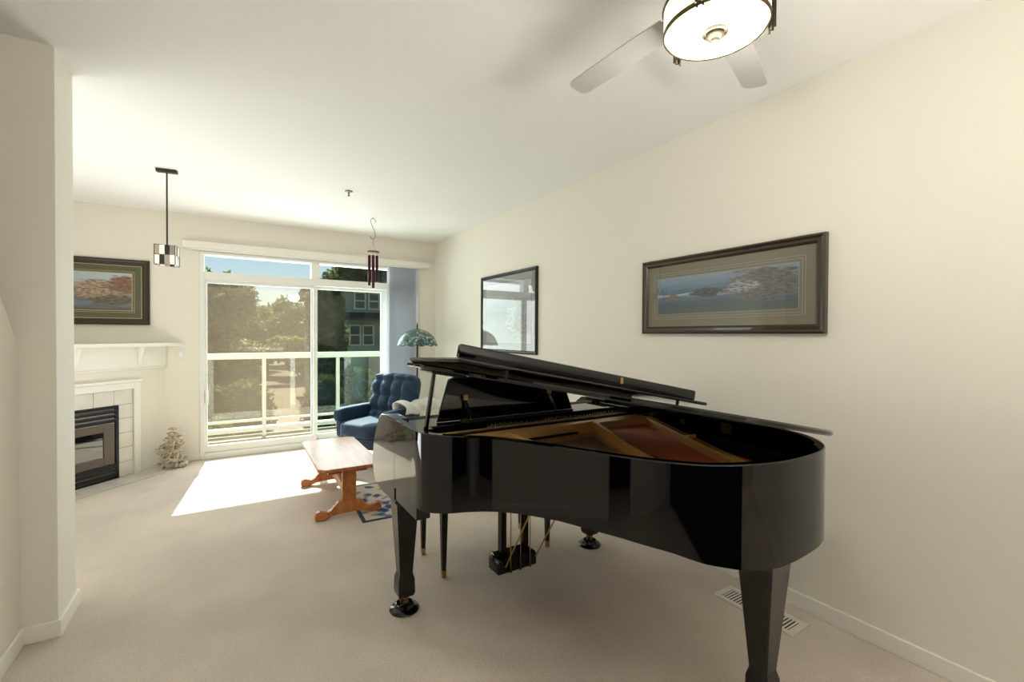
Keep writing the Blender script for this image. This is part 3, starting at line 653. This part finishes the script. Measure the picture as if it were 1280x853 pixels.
# ---------------- bench
bn = thing('piano_bench', (1.435, 2.61, 0), 'black piano bench with brass tipped legs behind the grand piano', 'bench')
MB().box((-.42, -.19, .40), (.42, .19, .455)).build('bench_box', m_black, bn, bevel=.004)
MB().box((-.43, -.2, .455), (.43, .2, .485)).build('bench_top', m_black, bn, bevel=.008)
for sx in (-.375, .375):
    for sy in (-.165, .165):
        q = lambda h, z: [(sx-h, sy-h, z), (sx+h, sy-h, z), (sx+h, sy+h, z), (sx-h, sy+h, z)]
        lg = MB().hexa(q(.012, .04), q(.02, .40)).build('leg', m_black, bn, bevel=.002)
        MB().hexa(q(.0115, 0), q(.0135, .042)).build('brass_tip', m_brass, lg, bevel=.001)

# ================================================================ FURNITURE
# ---- coffee table, trestle
ct = thing('coffee_table', (.80, 4.13, .006), 'small honey oak trestle coffee table standing in the patch of sun', 'table', rz=radians(-1))
hw, hl = .235, .55
top = [(-hw, -hl+.05), (-hw+.05, -hl), (hw-.05, -hl), (hw, -hl+.05), (hw, hl-.05), (hw-.05, hl), (-hw+.05, hl), (-hw, hl-.05)]
MB().prism(top, .375, .40).build('tabletop', m_oak, ct, bevel=.005, bseg=3)
MB().prism([(-.15, -.43), (.15, -.43), (.15, .43), (-.15, .43)], .325, .375).build('apron', m_oak, ct, bevel=.004)
for s in (-1, 1):
    y_ = s*.455
    MB().box((-.052, y_-.018, .09), (.052, y_+.018, .375)).build('leg', m_oak, ct, bevel=.004)
    ft = [(-.245, 0), (-.25, .03), (-.24, .06), (-.215, .07), (-.185, .058), (-.16, .052), (-.135, .062), (-.105, .095), (-.08, .12), (.08, .12), (.105, .095), (.135, .062), (.16, .052), (.185, .058), (.215, .07), (.24, .06), (.25, .03), (.245, 0), (.17, 0), (.12, .02), (.05, .028), (-.05, .028), (-.12, .02), (-.17, 0)]
    MB().prism(ft, y_-.022, y_+.022, lambda a, b, c: (a, c, b)).build('foot', m_oak, ct, bevel=.004)
MB().box((-.014, -.44, .13), (.014, .44, .19)).build('stretcher', m_oak, ct, bevel=.004)
# ---- rug
rg = thing('area_rug', (1.17, 3.9, 0), 'small blue and cream patterned rug on the carpet beside the coffee table', 'rug', rz=radians(-3))
MB().box((-.30, -.45, .0), (.30, .45, .004)).build('border', m_rugedge, rg, bevel=.002)
MB().box((-.27, -.42, .003), (.27, .42, .0055)).build('field', m_rug, rg)

# ---- armchair, tufted
ac = thing('armchair', (1.42, 5.09, 0), 'blue velvet button tufted armchair in front of the patio door', 'armchair', rz=radians(-58))
def puffy(nm, w_, d_, h_, c, rot=0, tuft=None, sub=2, m=m_blue, taper=0):
    nx, ny, nz = 10, 4, 10; g = MB(); bm = bmesh.new(); bmesh.ops.create_cube(bm, size=1)
    bmesh.ops.subdivide_edges(bm, edges=bm.edges, cuts=27, use_grid_fill=True)
    for v in bm.verts:
        x, y, z = v.co*2; k = 5
        r = (abs(x)**k+abs(y)**k+abs(z)**k)**(1/k); mxx = max(abs(x), abs(y), abs(z)); s = mxx/r
        x, y, z = x*s, y*s, z*s
        fy = 0
        if tuft and y < -.2:
            T = 1e9; dep = 0
            for tx, tz in tuft:
                dd = sqrt(((x-tx)*w_/2)**2+((z-tz)*h_/2)**2); dep = max(dep, math.exp(-(dd/.035)**2))
            for tz in set(t[1] for t in tuft): dep = max(dep, .55*math.exp(-(((z-tz)*h_/2)/.018)**2))
            pcol = abs(cos(pi*(x*.5+.5)*4.0)) if False else abs(sin(pi*(x*.5+.5)*4)); prow = abs(sin(pi*(z*.5+.5)*3.5))
            fy = -.07*(pcol**.4)*(prow**.6)*min(1, (1-abs(x))*6)*min(1, (1-abs(z))*6)+.02
        X = x*w_/2*(1-taper*(.5-z/2)); Y = y*d_/2+fy; Z = z*h_/2
        v.co = Vector((X, Y, Z))
    R = Matrix.Rotation(rot, 4, 'X'); 
    for v in bm.verts: v.co = R @ v.co+Vector(c)
    me = bpy.data.meshes.new(nm); bm.to_mesh(me); bm.free(); me.materials.append(m)
    me.polygons.foreach_set('use_smooth', [True]*len(me.polygons)); o = bpy.data.objects.new(nm, me); COL.objects.link(o); o.parent = ac
    return o
tf = []
for r_, z_ in enumerate((.55, .1, -.35, -.75)):
    for k in range(3 if r_ % 2 else 4): tf.append(((-.6+.4*k) if not r_ % 2 else (-.4+.4*k), z_))
puffy('backrest', .64, .20, .62, (0, .26, .66), rot=radians(-14), tuft=tf, taper=.12)
puffy('seat_cushion', .56, .62, .17, (0, -.06, .40))
puffy('base', .68, .66, .17, (0, 0, .275))
for s in (-1, 1):
    puffy('armrest', .11, .60, .16, (s*.32, -.02, .535))
    puffy('arm_panel', .085, .56, .26, (s*.32, -.01, .40))
MB().lathe([(.24, 0), (.25, .01), (.24, .025), (.06, .04), (.05, .2)], seg=32).build('swivel_base', m_darkmetal, ac, smooth=True)
# blanket over the near arm
bk_ = thing('blanket', (1.81, 4.90, .615), 'rumpled white blanket with faint coloured lines over the armchair arm', 'blanket')
g = MB(); nx, ny = 26, 20; vs = []
for i in range(nx+1):
    for j in range(ny+1):
        u = i/nx; v_ = j/ny; a = (v_-.5)*pi*1.15
        rr = .085+.018*sin(9*u+3*v_)+.012*sin(23*u+11*v_)
        x = -.28+.56*u; y = rr*1.2*sin(a); z = rr*cos(a)*.75+.012*sin(17*u)-(max(0, abs(v_-.5)-.35))*.25
        vs.append((x*.92-y*.4, x*.4+y*.92, z))
fs = [(i*(ny+1)+j, (i+1)*(ny+1)+j, (i+1)*(ny+1)+j+1, i*(ny+1)+j+1) for i in range(nx) for j in range(ny)]
g.add(vs, fs); o = g.build('blanket_cloth', m_towel, bk_, smooth=True); md = o.modifiers.new('s', 'SOLIDIFY'); md.thickness = .012
# ---- stained glass floor lamp
lp = thing('floor_lamp', (2.06, 5.62, 0), 'bronze floor lamp with a blue green stained glass dome shade', 'floor lamp')
prof = [(.255, 0), (.25, .02), (.238, .06), (.215, .105), (.18, .145), (.13, .18), (.075, .2), (.03, .208)]
vs = []; seg = 48
w = MB()
inner = [(r-.004, z-.004) for r, z in prof[::-1]]
full = [(r, z+1.285) for r, z in prof]+[(max(r, .02), z+1.285) for r, z in inner]
w.lathe(full, seg=seg, cap=False); sh = w.build('lamp_shade', m_tiff, lp, smooth=True)
for v in sh.data.vertices:
    if v.co.z < 1.31:
        a = atan2(v.co.y, v.co.x); v.co.z += .009*sin(a*12)
w = MB(); w.tube([(.254*cos(2*pi*k/48), .254*sin(2*pi*k/48), 1.287+.009*sin(12*2*pi*k/48)) for k in range(48)], .004, seg=6, closed=True); w.build('rim_lead', m_darkmetal, sh)
MB().lathe([(.03, 1.488), (.032, 1.497), (.012, 1.503), (.008, 1.52), (.013, 1.53), (.006, 1.545), (.007, 1.56), (.002, 1.58)], seg=16).build('finial', m_darkmetal, lp, smooth=True)
MB().lathe([(.02, .03), (.03, .05), (.012, .09), (.011, .5), (.011, .98), (.02, .99), (.026, 1.005), (.02, 1.02), (.012, 1.04), (.011, 1.40), (.009, 1.495)], seg=20).build('pole', m_darkmetal, lp, smooth=True)
MB().lathe([(.15, 0), (.155, .012), (.13, .022), (.06, .032), (.03, .05)], seg=36).build('base', m_darkmetal, lp, smooth=True)
for s in (-1, 1):
    MB().lathe([(.004, 1.33), (.02, 1.35), (.026, 1.37), (.02, 1.40), (.01, 1.42)], (s*.07, 0, 0), seg=14).build('bulb', m_vinyl, lp, smooth=True)
    MB().tube([(0, 0, 1.44), (s*.04, 0, 1.445), (s*.07, 0, 1.42)], .005, seg=8).build('socket_arm', m_darkmetal, lp)

# ---- bleached root sculpture
rt_ = thing('root_sculpture', (-.515, 5.945, .0), 'pale tangled driftwood root sculpture on the carpet in the corner by the fireplace', 'sculpture')
rnd = random.Random(11); g = MB()
def gnarl(c, R, n_, r_):
    pts = []; th = rnd.uniform(0, 6.28); ph = rnd.uniform(.3, 2.8)
    for k in range(n_):
        th += rnd.uniform(.5, 1.1); ph += rnd.uniform(-.5, .5); q = R*rnd.uniform(.75, 1.1)
        pts.append((c[0]+q*sin(ph)*cos(th), c[1]+q*sin(ph)*sin(th), max(r_, c[2]+q*cos(ph))))
    pp = cr(pts, 5); rr = [r_*(.75+.35*sin(i*.9)) for i in range(len(pp))]; g.tube(pp, rr, seg=7)
for c, R, cnt in (((0, 0, .08), .085, 7), ((-.075, 0, .07), .06, 5), ((.085, 0, .065), .06, 6), ((-.06, .01, .19), .07, 7), ((.03, 0, .19), .06, 6), ((-.02, 0, .28), .055, 6), ((.04, 0, .33), .045, 5), ((.0, 0, .385), .045, 6), ((-.1, 0, .20), .035, 3), ((.08, 0, .26), .03, 3)):
    for k in range(cnt): gnarl(c, R, 6, .0105)
for k in range(5):
    a = k*1.25; pts = [(cos(a)*.12, sin(a)*.05, .015), (cos(a+.5)*.06, sin(a+.5)*.04, .12), (cos(a+1.2)*.04, sin(a+1.2)*.03, .24), (cos(a+2)*.02, 0, .38)]
    g.tube(cr(pts, 6), .013, seg=8)
g.build('roots', m_coral, rt_, smooth=True)

# ================================================================ PICTURES
def uvquad(nm, corners, m, parent):
    me = bpy.data.meshes.new(nm); me.from_pydata([tuple(c) for c in corners], [], [(0, 1, 2, 3)]); uv = me.uv_layers.new()
    for i, c in enumerate(((0, 0), (1, 0), (1, 1), (0, 1))): uv.data[i].uv = c
    me.materials.append(m); o = bpy.data.objects.new(nm, me); COL.objects.link(o); o.parent = parent; return o
def picture(nm, loc, rz, w_, h_, fw_, fm, matw, matm, art, label, lines=(), glassm=None, prof='flat', dep=.028, tilt=0):
    r = thing(nm, loc, label, 'picture', rz=rz); r.rotation_euler = (0, tilt, rz)
    # local: x right, z up, y into the wall (wall at y=0)
    g = MB(); W2, H2 = w_/2, h_/2
    pr = [(0, 0), (0, -dep*.8), (fw_*.2, -dep), (fw_*.45, -dep*.75), (fw_*.75, -dep*.8), (fw_, -dep*.45), (fw_, 0)]
    vs = []; n = len(pr)
    for sx, sz in ((-1, -1), (1, -1), (1, 1), (-1, 1)):
        for a, b in pr: vs.append((sx*(W2-a), b, sz*(H2-a)))
    fs = [(c*n+k, c*n+(k+1) % n, ((c+1) % 4)*n+(k+1) % n, ((c+1) % 4)*n+k) for c in range(4) for k in range(n)]
    g.add(vs, fs); g.build('picture_frame', fm, r)
    a, b = W2-fw_+.001, H2-fw_+.001
    MB().box((-a, -dep*.4, -b), (a, -.001, b)).build('mat_board', matm, r)
    aw, ah = a-matw, b-matw
    uvquad('print', [(-aw, -dep*.4-.001, -ah), (aw, -dep*.4-.001, -ah), (aw, -dep*.4-.001, ah), (-aw, -dep*.4-.001, ah)], art, r)
    for off, lw, lm in lines:
        x_, z_ = aw+off, ah+off; g = MB(); y0, y1 = -dep*.4-.002, -dep*.4
        g.box((-x_-lw, y0, -z_-lw), (x_+lw, y1, -z_)); g.box((-x_-lw, y0, z_), (x_+lw, y1, z_+lw)); g.box((-x_-lw, y0, -z_), (-x_, y1, z_)); g.box((x_, y0, -z_), (x_+lw, y1, z_)); g.build('fillet', lm, r)
    uvquad('glazing', [(-a, -dep*.44-.003, -b), (a, -dep*.44-.003, -b), (a, -dep*.44-.003, b), (-a, -dep*.44-.003, b)], glassm or m_picglass, r)
    return r
m_dkline = mat('dark_fillet', (50, 40, 26), .6)
picture('framed_picture', (-1.33, YB, 1.85), 0, 1.22, .68, .065, m_framed, .085, m_matgreen, m_art1,
        'wide dark framed wildlife print with green mat hanging above the mantel', lines=((0, .008, m_gilt), (.02, .004, m_gilt), (.078, .008, m_gilt)))
picture('framed_picture', (XR, 4.152, 1.66), radians(-90), 1.135, .86, .035, m_framec, .07, m_matgrey, m_art3,
        'tall charcoal framed faded print on the right wall nearest the patio door', glassm=m_picglass2, lines=((0, .003, m_framec),))
picture('framed_picture', (XR, 1.674, 1.687), radians(-90), 1.175, .505, .048, m_frameb, .085, m_mattaupe, m_art2,
        'wide bronze framed seascape print with taupe mat above the grand piano', lines=((0, .003, m_matgrey), (.018, .003, m_matgrey), (.032, .003, m_matgrey), (.083, .006, m_dkline)), dep=.035)

# ================================================================ CEILING FIXTURES
# ---- fan with drum light
FC = Vector((1.262, .86, 0))
fan = thing('ceiling_fan', (FC.x, FC.y, 2.35), 'ceiling fan with pale grey blades around a lit round drum light', 'ceiling fan')
def Fz(): return MB((0, 0, 2.35))
m_shade = mat('lit_glass', (250, 246, 232), .4, emit=(255, 246, 226), es=.5)
m_diff = mat('lit_diffuser', (255, 252, 244), .4, emit=(255, 250, 238), es=1.6)
Fz().lathe([(.146, 2.358), (.15, 2.36), (.15, 2.428), (.146, 2.43)], seg=56, cap=False).build('drum_shade', m_shade, fan, smooth=True)
Fz().lathe([(.03, 2.349), (.143, 2.35), (.147, 2.358), (.142, 2.366), (.03, 2.362)], seg=56).build('diffuser', m_diff, fan, smooth=True)
Fz().lathe([(.148, 2.348), (.1515, 2.352), (.1515, 2.36), (.148, 2.362)], seg=56, cap=False).build('shade_ring', m_brassd, fan, smooth=True)
fi = Fz(); fi.lathe([(.037, 2.350), (.037, 2.342), (.031, 2.340), (.029, 2.345)], seg=28); fi.build('finial_ring', m_bronze, fan, smooth=True)
Fz().lathe([(.026, 2.347), (.026, 2.334), (.021, 2.328), (.012, 2.326), (.009, 2.320), (.003, 2.318)], seg=24).build('finial', m_bronze, fan, smooth=True)
Fz().lathe([(.10, 2.52), (.135, 2.525), (.145, 2.56), (.13, 2.61), (.07, 2.64), (.05, 2.66), (.05, 2.69), (.09, 2.70), (.10, 2.739)], seg=40).build('motor_housing', m_bronze, fan, smooth=True)
Fz().lathe([(.152, 2.428), (.155, 2.432), (.152, 2.44), (.1, 2.444), (.09, 2.525)], seg=48).build('light_fitter', m_bronze, fan, smooth=True)
for k in range(3):
    a = radians(-40+120*k); w = Fz()
    for off in (.158, .168):
        for da in (-.05, .05):
            x_, y_ = off*cos(a+da), off*sin(a+da); w.tube([(x_, y_, 2.335 if off < .16 else 2.345), (x_, y_, 2.435)], .0035, seg=6)
    for z in (2.37, 2.395, 2.42):
        w.tube([(.158*cos(a-.05), .158*sin(a-.05), z), (.168*cos(a-.05), .168*sin(a-.05), z)], .003, seg=6); w.tube([(.158*cos(a-.05), .158*sin(a-.05), z), (.158*cos(a+.05), .158*sin(a+.05), z)], .0035, seg=6)
    w.build('shade_bracket', m_bronze, fan)
bprof = [(.17, -.046), (.30, -.05), (.45, -.05), (.60, -.048), (.622, -.042), (.632, -.025), (.634, 0), (.632, .025), (.622, .042), (.60, .048), (.45, .05), (.30, .05), (.17, .046)]
for k in range(5):
    a = radians(92+72*k-144+0); ca, sa = cos(a), sin(a); tw = radians(9)
    def bf(p, q, t): 
        y_ = q*cos(tw)-t*sin(tw); z_ = 2.455+q*sin(tw)+t*cos(tw); return (p*ca-y_*sa, p*sa+y_*ca, z_)
    b_ = Fz().prism(bprof, -.003, .003, bf).build('blade', m_blade, fan, bevel=.002)
    w = Fz(); w.prism([(.09, -.015), (.20, -.03), (.235, -.012), (.235, .012), (.20, .03), (.09, .015)], .004, .009, bf); w.build('blade_iron', m_bronze, b_)
l = bpy.data.lights.new('fan_lamp', 'POINT'); l.energy = FAN_W; l.color = (1, .95, .86); l.shadow_soft_size = .12
o = bpy.data.objects.new('fan_lamp', l); COL.objects.link(o); o.location = (FC.x, FC.y, 2.27)
# ---- pendant with checkered mosaic shade
pd = thing('pendant_lamp', (-.425, 4.585, 2.05), 'small square mosaic glass pendant lamp hanging on a thin dark rod', 'pendant lamp', rz=radians(-8))
MB((0, 0, 2.05)).box((-.07, -.025, 2.715), (.07, .025, 2.74)).build('canopy', m_bronze, pd, bevel=.003)
MB((0, 0, 2.05)).tube([(0, 0, 2.12), (0, 0, 2.717)], .006, seg=10).build('rod', m_bronze, pd)
mos = [mat('mosaic_white', (236, 230, 218), .5, emit=(236, 226, 208), es=.25), mat('mosaic_grey', (150, 144, 136), .4), mat('mosaic_black', (34, 30, 28), .25), mat('mosaic_tan', (176, 166, 150), .3)]
w = MB((0, 0, 2.05)); rnd = random.Random(3); hs = .068
seq = [0, 2, 1, 0, 2, 3, 0, 2, 1, 2]
ii = 0
for side in range(4):
    for c_ in range(4):
        for r_ in range(2):
            w.m = ([0, 2, 3, 0], [3, 0, 2, 1])[(r_+side) % 2][c_]
            a0 = -hs+c_*hs/2; a1 = a0+hs/2-.002; z0 = 1.972+r_*.077; z1 = z0+.074
            R = lambda x, y: (x*cos(side*pi/2)-y*sin(side*pi/2), x*sin(side*pi/2)+y*cos(side*pi/2))
            p0 = R(a0, -hs); p1 = R(a1, -hs); p2 = R(a1, -hs+.004); p3 = R(a0, -hs+.004)
            w.hexa([(*p0, z0), (*p1, z0), (*p2, z0), (*p3, z0)], [(*p0, z1), (*p1, z1), (*p2, z1), (*p3, z1)])
w.build('mosaic_shade', mos, pd)
w = MB((0, 0, 2.05))
for z in (1.969, 2.047, 2.125): w.tube([(-hs, -hs, z), (hs, -hs, z), (hs, hs, z), (-hs, hs, z)], .0028, seg=6, closed=True)
for sx in (-1, 1):
    for sy in (-1, 1): w.tube([(sx*hs, sy*hs, 1.969), (sx*hs, sy*hs, 2.125)], .0028, seg=6)
w.tube([(-hs, 0, 2.125), (hs, 0, 2.125)], .003, seg=6); w.build('shade_cage', m_bronze, pd)
MB((0, 0, 2.05)).lathe([(.012, 2.13), (.02, 2.12), (.02, 2.08), (.012, 2.075)], seg=16).build('socket', m_bronze, pd, smooth=True)
MB((0, 0, 2.05)).lathe([(.008, 2.08), (.02, 2.05), (.024, 2.02), (.012, 1.995), (.002, 1.99)], seg=16).build('bulb', mos[0], pd, smooth=True)
# ---- sprinkler
sp_ = thing('fire_sprinkler', (.935, 4.354, H), 'tiny grey fire sprinkler head on the ceiling', 'sprinkler')
MB((0, 0, 2.74)).lathe([(.034, 2.7395), (.034, 2.733), (.02, 2.728)], seg=24).build('escutcheon', m_hookm, sp_, smooth=True)
MB((0, 0, 2.74)).lathe([(.007, 2.73), (.006, 2.70), (.012, 2.698), (.012, 2.695), (.003, 2.69)], seg=14).build('nozzle', m_hookm, sp_, smooth=True)
# ---- hook and wind chime
hk = thing('ceiling_hook', (1.385, 5.21, H), 'grey wire S hook hanging from the ceiling above the wind chime', 'hook')
w = MB((0, 0, 2.74)); pts = [(.016, 0, 2.690), (.026, 0, 2.712), (.012, 0, 2.732), (-.014, 0, 2.732), (-.026, 0, 2.708), (-.018, 0, 2.67), (.012, 0, 2.60), (.022, 0, 2.545), (.012, 0, 2.512), (-.008, 0, 2.502), (-.026, 0, 2.515), (-.030, 0, 2.535)]
w.tube(cr(pts, 5), .0032, seg=7); w.build('wire', m_hookm, hk)
MB((0, 0, 2.74)).lathe([(.012, 2.7399), (.012, 2.737), (.004, 2.731)], seg=14).build('screw_plate', m_hookm, hk)
wc = thing('wind_chime', (1.385, 5.21, 2.35), 'wind chime with dark plum metal tubes under a redwood disc', 'wind chime')
def Wz(): return MB((0, 0, 2.35))
Wz().lathe([(.06, 2.345), (.066, 2.35), (.066, 2.362), (.06, 2.366)], seg=32).build('top_disc', m_redwood, wc, smooth=True)
for k in range(3):
    a = 2.1*k+.4; Wz().tube([(.05*cos(a), .05*sin(a), 2.366), (.012*cos(a), .012*sin(a), 2.43), (0, 0, 2.508)], .0012, seg=5).build('hanging_cord', m_string, wc)
Wz().tube([(0, 0, 2.345), (0, 0, 1.97)], .001, seg=5).build('clapper_cord', m_string, wc)
Wz().lathe([(.022, 2.14), (.022, 2.15)], seg=20).build('clapper', m_redwood, wc)
for k, ln in enumerate((.25, .28, .31, .34, .37, .3)):
    a = 2*pi*k/6+.3; x_, y_ = .048*cos(a), .048*sin(a)
    tb = Wz().lathe([(.015, 2.312-ln), (.015, 2.312)], (x_, y_, 0), seg=14).build('chime_tube', m_plum, wc, smooth=True)
    Wz().tube([(x_, y_, 2.312), (x_, y_, 2.346)], .001, seg=5).build('tube_cord', m_string, tb)

# ================================================================ OUTSIDE
GZ = -1.6
o = MB().box((-60, 7.7, GZ-.2), (60, 110, GZ)).build('lawn', m_grass); struct(o); o.name = 'ground_lawn'
o = MB().prism([(-1.5, 9), (4.0, 9), (9, 60), (0, 60)], GZ, GZ+.02).build('driveway', m_road); struct(o)
def foliage(nm, c, R, n_, m, parent, ls=.12, seed=0):
    rnd = random.Random(seed); vs = []; fs = []
    lobes = [(Vector((rnd.uniform(-.55, .55)*R[0], rnd.uniform(-.55, .55)*R[1], rnd.uniform(-.5, .6)*R[2])), rnd.uniform(.4, .62)) for _ in range(9)]
    for i in range(n_):
        lc, lr = rnd.choice(lobes); d = Vector((rnd.gauss(0, 1), rnd.gauss(0, 1), rnd.gauss(0, 1))).normalized()*rnd.uniform(.72, 1.04)
        p = Vector(c)+lc+Vector((d.x*R[0]*lr, d.y*R[1]*lr, d.z*R[2]*lr))
        a = Vector((rnd.gauss(0, 1), rnd.gauss(0, 1), rnd.gauss(0, 1))).normalized(); b = a.cross(Vector((rnd.gauss(0, 1), rnd.gauss(0, 1), rnd.gauss(0, 1)))).normalized()
        s = ls*rnd.uniform(.7, 1.3); k = len(vs); vs += [p-a*s, p+b*s*.5, p+a*s, p-b*s*.5]; fs.append((k, k+1, k+2, k+3))
    me = bpy.data.meshes.new(nm); me.from_pydata([tuple(v-parent.location) for v in vs], [], fs); me.materials.append(m)
    o = bpy.data.objects.new(nm, me); COL.objects.link(o); o.parent = parent
    # dense inner mass so the crown is opaque
    g = MB(parent.location)
    for lc, lr in lobes:
        cc = Vector(c)+lc; q = []
        for a_ in range(9):
            ph = pi*a_/8; q.append((max(.001, sin(ph))*lr*.8, -cos(ph)*lr*.8*R[2]))
        seg = 12; vs2 = [(cc.x+r*cos(2*pi*k/seg)*R[0], cc.y+r*sin(2*pi*k/seg)*R[1], cc.z+z) for r, z in q for k in range(seg)]
        g.add(vs2, [(i*seg+k, i*seg+(k+1) % seg, (i+1)*seg+(k+1) % seg, (i+1)*seg+k) for i in range(8) for k in range(seg)])
    g.build('inner_foliage', m, parent, smooth=True)
def tree(nm, x, y, h, R, m, label, cat, n_=5000, ls=.2, seed=0, trunk=True, group=None, zc=None):
    r = thing(nm, (x, y, GZ), label, cat, group)
    zc = zc if zc is not None else GZ+h-R[2]*1.15
    foliage('foliage', (x, y, zc), R, n_, m, r, ls, seed)
    if trunk: MB(r.location).tube([(x, y, GZ), (x+.05, y, (GZ+zc)/2), (x, y, zc)], [.16, .12, .08], seg=8).build('trunk', m_wood2, r)
    return r
def wx(u, Y): # world x on the ray of photo column u at distance Y (near eye level)
    cx = (u-640)/F_PX; c, s = cos(YAW), sin(YAW); return Y*(cx*c+s)/(-cx*s+c)
TL = [(258, 27, 6.6, (2.2, 1.8, 2.4), 'tall dark broadleaf tree at the left edge of the patio door view'),
      (281, 33, 5.4, (2.0, 2.4, 2.5), 'dark tree of the tree line above the round driveway bush'),
      (306, 43, 5.6, (2.3, 2.4, 2.3), 'dark tree in the middle of the tree line, left of the railing post'),
      (333, 37, 5.2, (2.2, 2.4, 2.4), 'dark tree of the tree line straight above the railing post'),
      (358, 49, 6.9, (2.3, 2.4, 2.6), 'dark tree of the tree line just left of the door mullion'),
      (384, 35, 5.8, (1.9, 2.4, 2.7), 'dark tree of the tree line behind the door mullion')]
for i, (u, Y, h_, R, lb) in enumerate(TL):
    tree('broadleaf_tree', wx(u, Y), Y, h_, R, m_leaf1 if i % 2 else m_leaf2, lb, 'tree', group='tree line beyond the driveway', n_=5200, ls=.2, seed=20+i)
tree('shrub', wx(287, 13.5), 13.5, 1.75, (.95, .9, .95), m_leaf2, 'large round green bush beyond the balcony railing at left', 'bush', n_=5000, ls=.07, seed=40, trunk=False, zc=GZ+.9)
tree('shrub', wx(262, 11.5), 11.5, 1.2, (.5, .6, .75), m_leaf3, 'low yellow green shrub beside the balcony left end', 'bush', n_=2500, ls=.06, seed=41, trunk=False, zc=GZ+.6)
tree('shrub', wx(283, 24), 24, 2.9, (1.6, 1.2, 1.3), m_leaf3, 'lime green bush above the railing at left', 'bush', n_=3000, ls=.11, seed=42, trunk=False, zc=GZ+1.6)
tree('shrub', wx(366, 31), 31, 3.0, (1.5, 1.0, .95), m_leaf3, 'lime green bush above the railing beside the door mullion', 'bush', n_=3400, ls=.11, seed=43, trunk=False, zc=GZ+2.1)
tree('broadleaf_tree', wx(403, 17), 17, 5.4, (.75, .7, 2.6), m_leaf1, 'narrow dark tree left of the neighbouring house', 'tree', n_=6000, ls=.11, seed=50, zc=GZ+3.2)
tree('broadleaf_tree', wx(454, 34), 34, 9.8, (2.6, 1.6, 2.6), m_leaf1, 'tree crown rising above the neighbouring house roof', 'tree', n_=5000, ls=.16, seed=51)
tree('shrub', wx(440, 15.5), 15.5, 1.9, (.9, .7, 1.0), m_leaf2, 'green bush below the neighbouring house windows', 'bush', n_=4500, ls=.07, seed=52, trunk=False, zc=GZ+.9)
tree('shrub', wx(477, 12.5), 12.5, 2.2, (.85, .8, 1.1), m_leaf1, 'dark bush at the right of the sliding door view', 'bush', n_=4500, ls=.07, seed=53, trunk=False, zc=GZ+1.1)
tree('shrub', wx(408, 12), 12, 1.9, (.55, .6, 1.0), m_leaf1, 'dark bush just right of the door mullion', 'bush', n_=4000, ls=.07, seed=54, trunk=False, zc=GZ+1.0)
# neighbouring house
hx0, hx1, hy = wx(414, 20), 12.0, 20.0
hs_ = thing('house', ((hx0+hx1)/2, hy, GZ), 'grey sided neighbouring house with white framed windows', 'house'); og = hs_.location
MB(og).box((hx0, hy, GZ), (hx1, hy+8, 3.35)).build('walls', m_siding, hs_)
MB(og).prism([(hy-.6, 3.3), (hy+8.6, 3.3), (hy+8.6, 3.4), (hy+4, 3.85), (hy-.6, 3.4)], hx0-.5, hx1+.6, lambda a, b, c: (c, a, b)).build('roof', m_roof, hs_)
MB(og).hexa([(hx0-.3, hy-1.0, 2.02), (hx1, hy-1.0, 2.02), (hx1, hy, 2.1), (hx0-.3, hy, 2.1)], [(hx0-.3, hy-1.0, 2.1), (hx1, hy-1.0, 2.1), (hx1, hy, 2.38), (hx0-.3, hy, 2.38)]).build('porch_roof', m_roof, hs_)
for x_ in (hx0-.1, hx0+1.9, hx0+3.9): MB(og).box((x_, hy-.95, GZ), (x_+.12, hy-.83, 2.03)).build('porch_post', m_rail, hs_)
for z0, z1, xs in ((.95, 1.85, (.12, .7, 1.25, 2.0, 2.8, 4.4)), (2.5, 3.25, (.9, 1.5, 2.6, 3.4, 4.6))):
    for a in xs:
        x_ = hx0+a; g = MB(og); frame_rect(g, x_, x_+.5, z0, z1, .06, hy-.08, hy); g.box((x_+.06, hy-.07, (z0+z1)/2-.025), (x_+.44, hy-.01, (z0+z1)/2+.025)); wf = g.build('window', m_rail, hs_)
        MB(og).box((x_+.06, hy-.04, z0+.06), (x_+.44, hy-.02, z1-.06)).build('pane', m_hwin, wf)
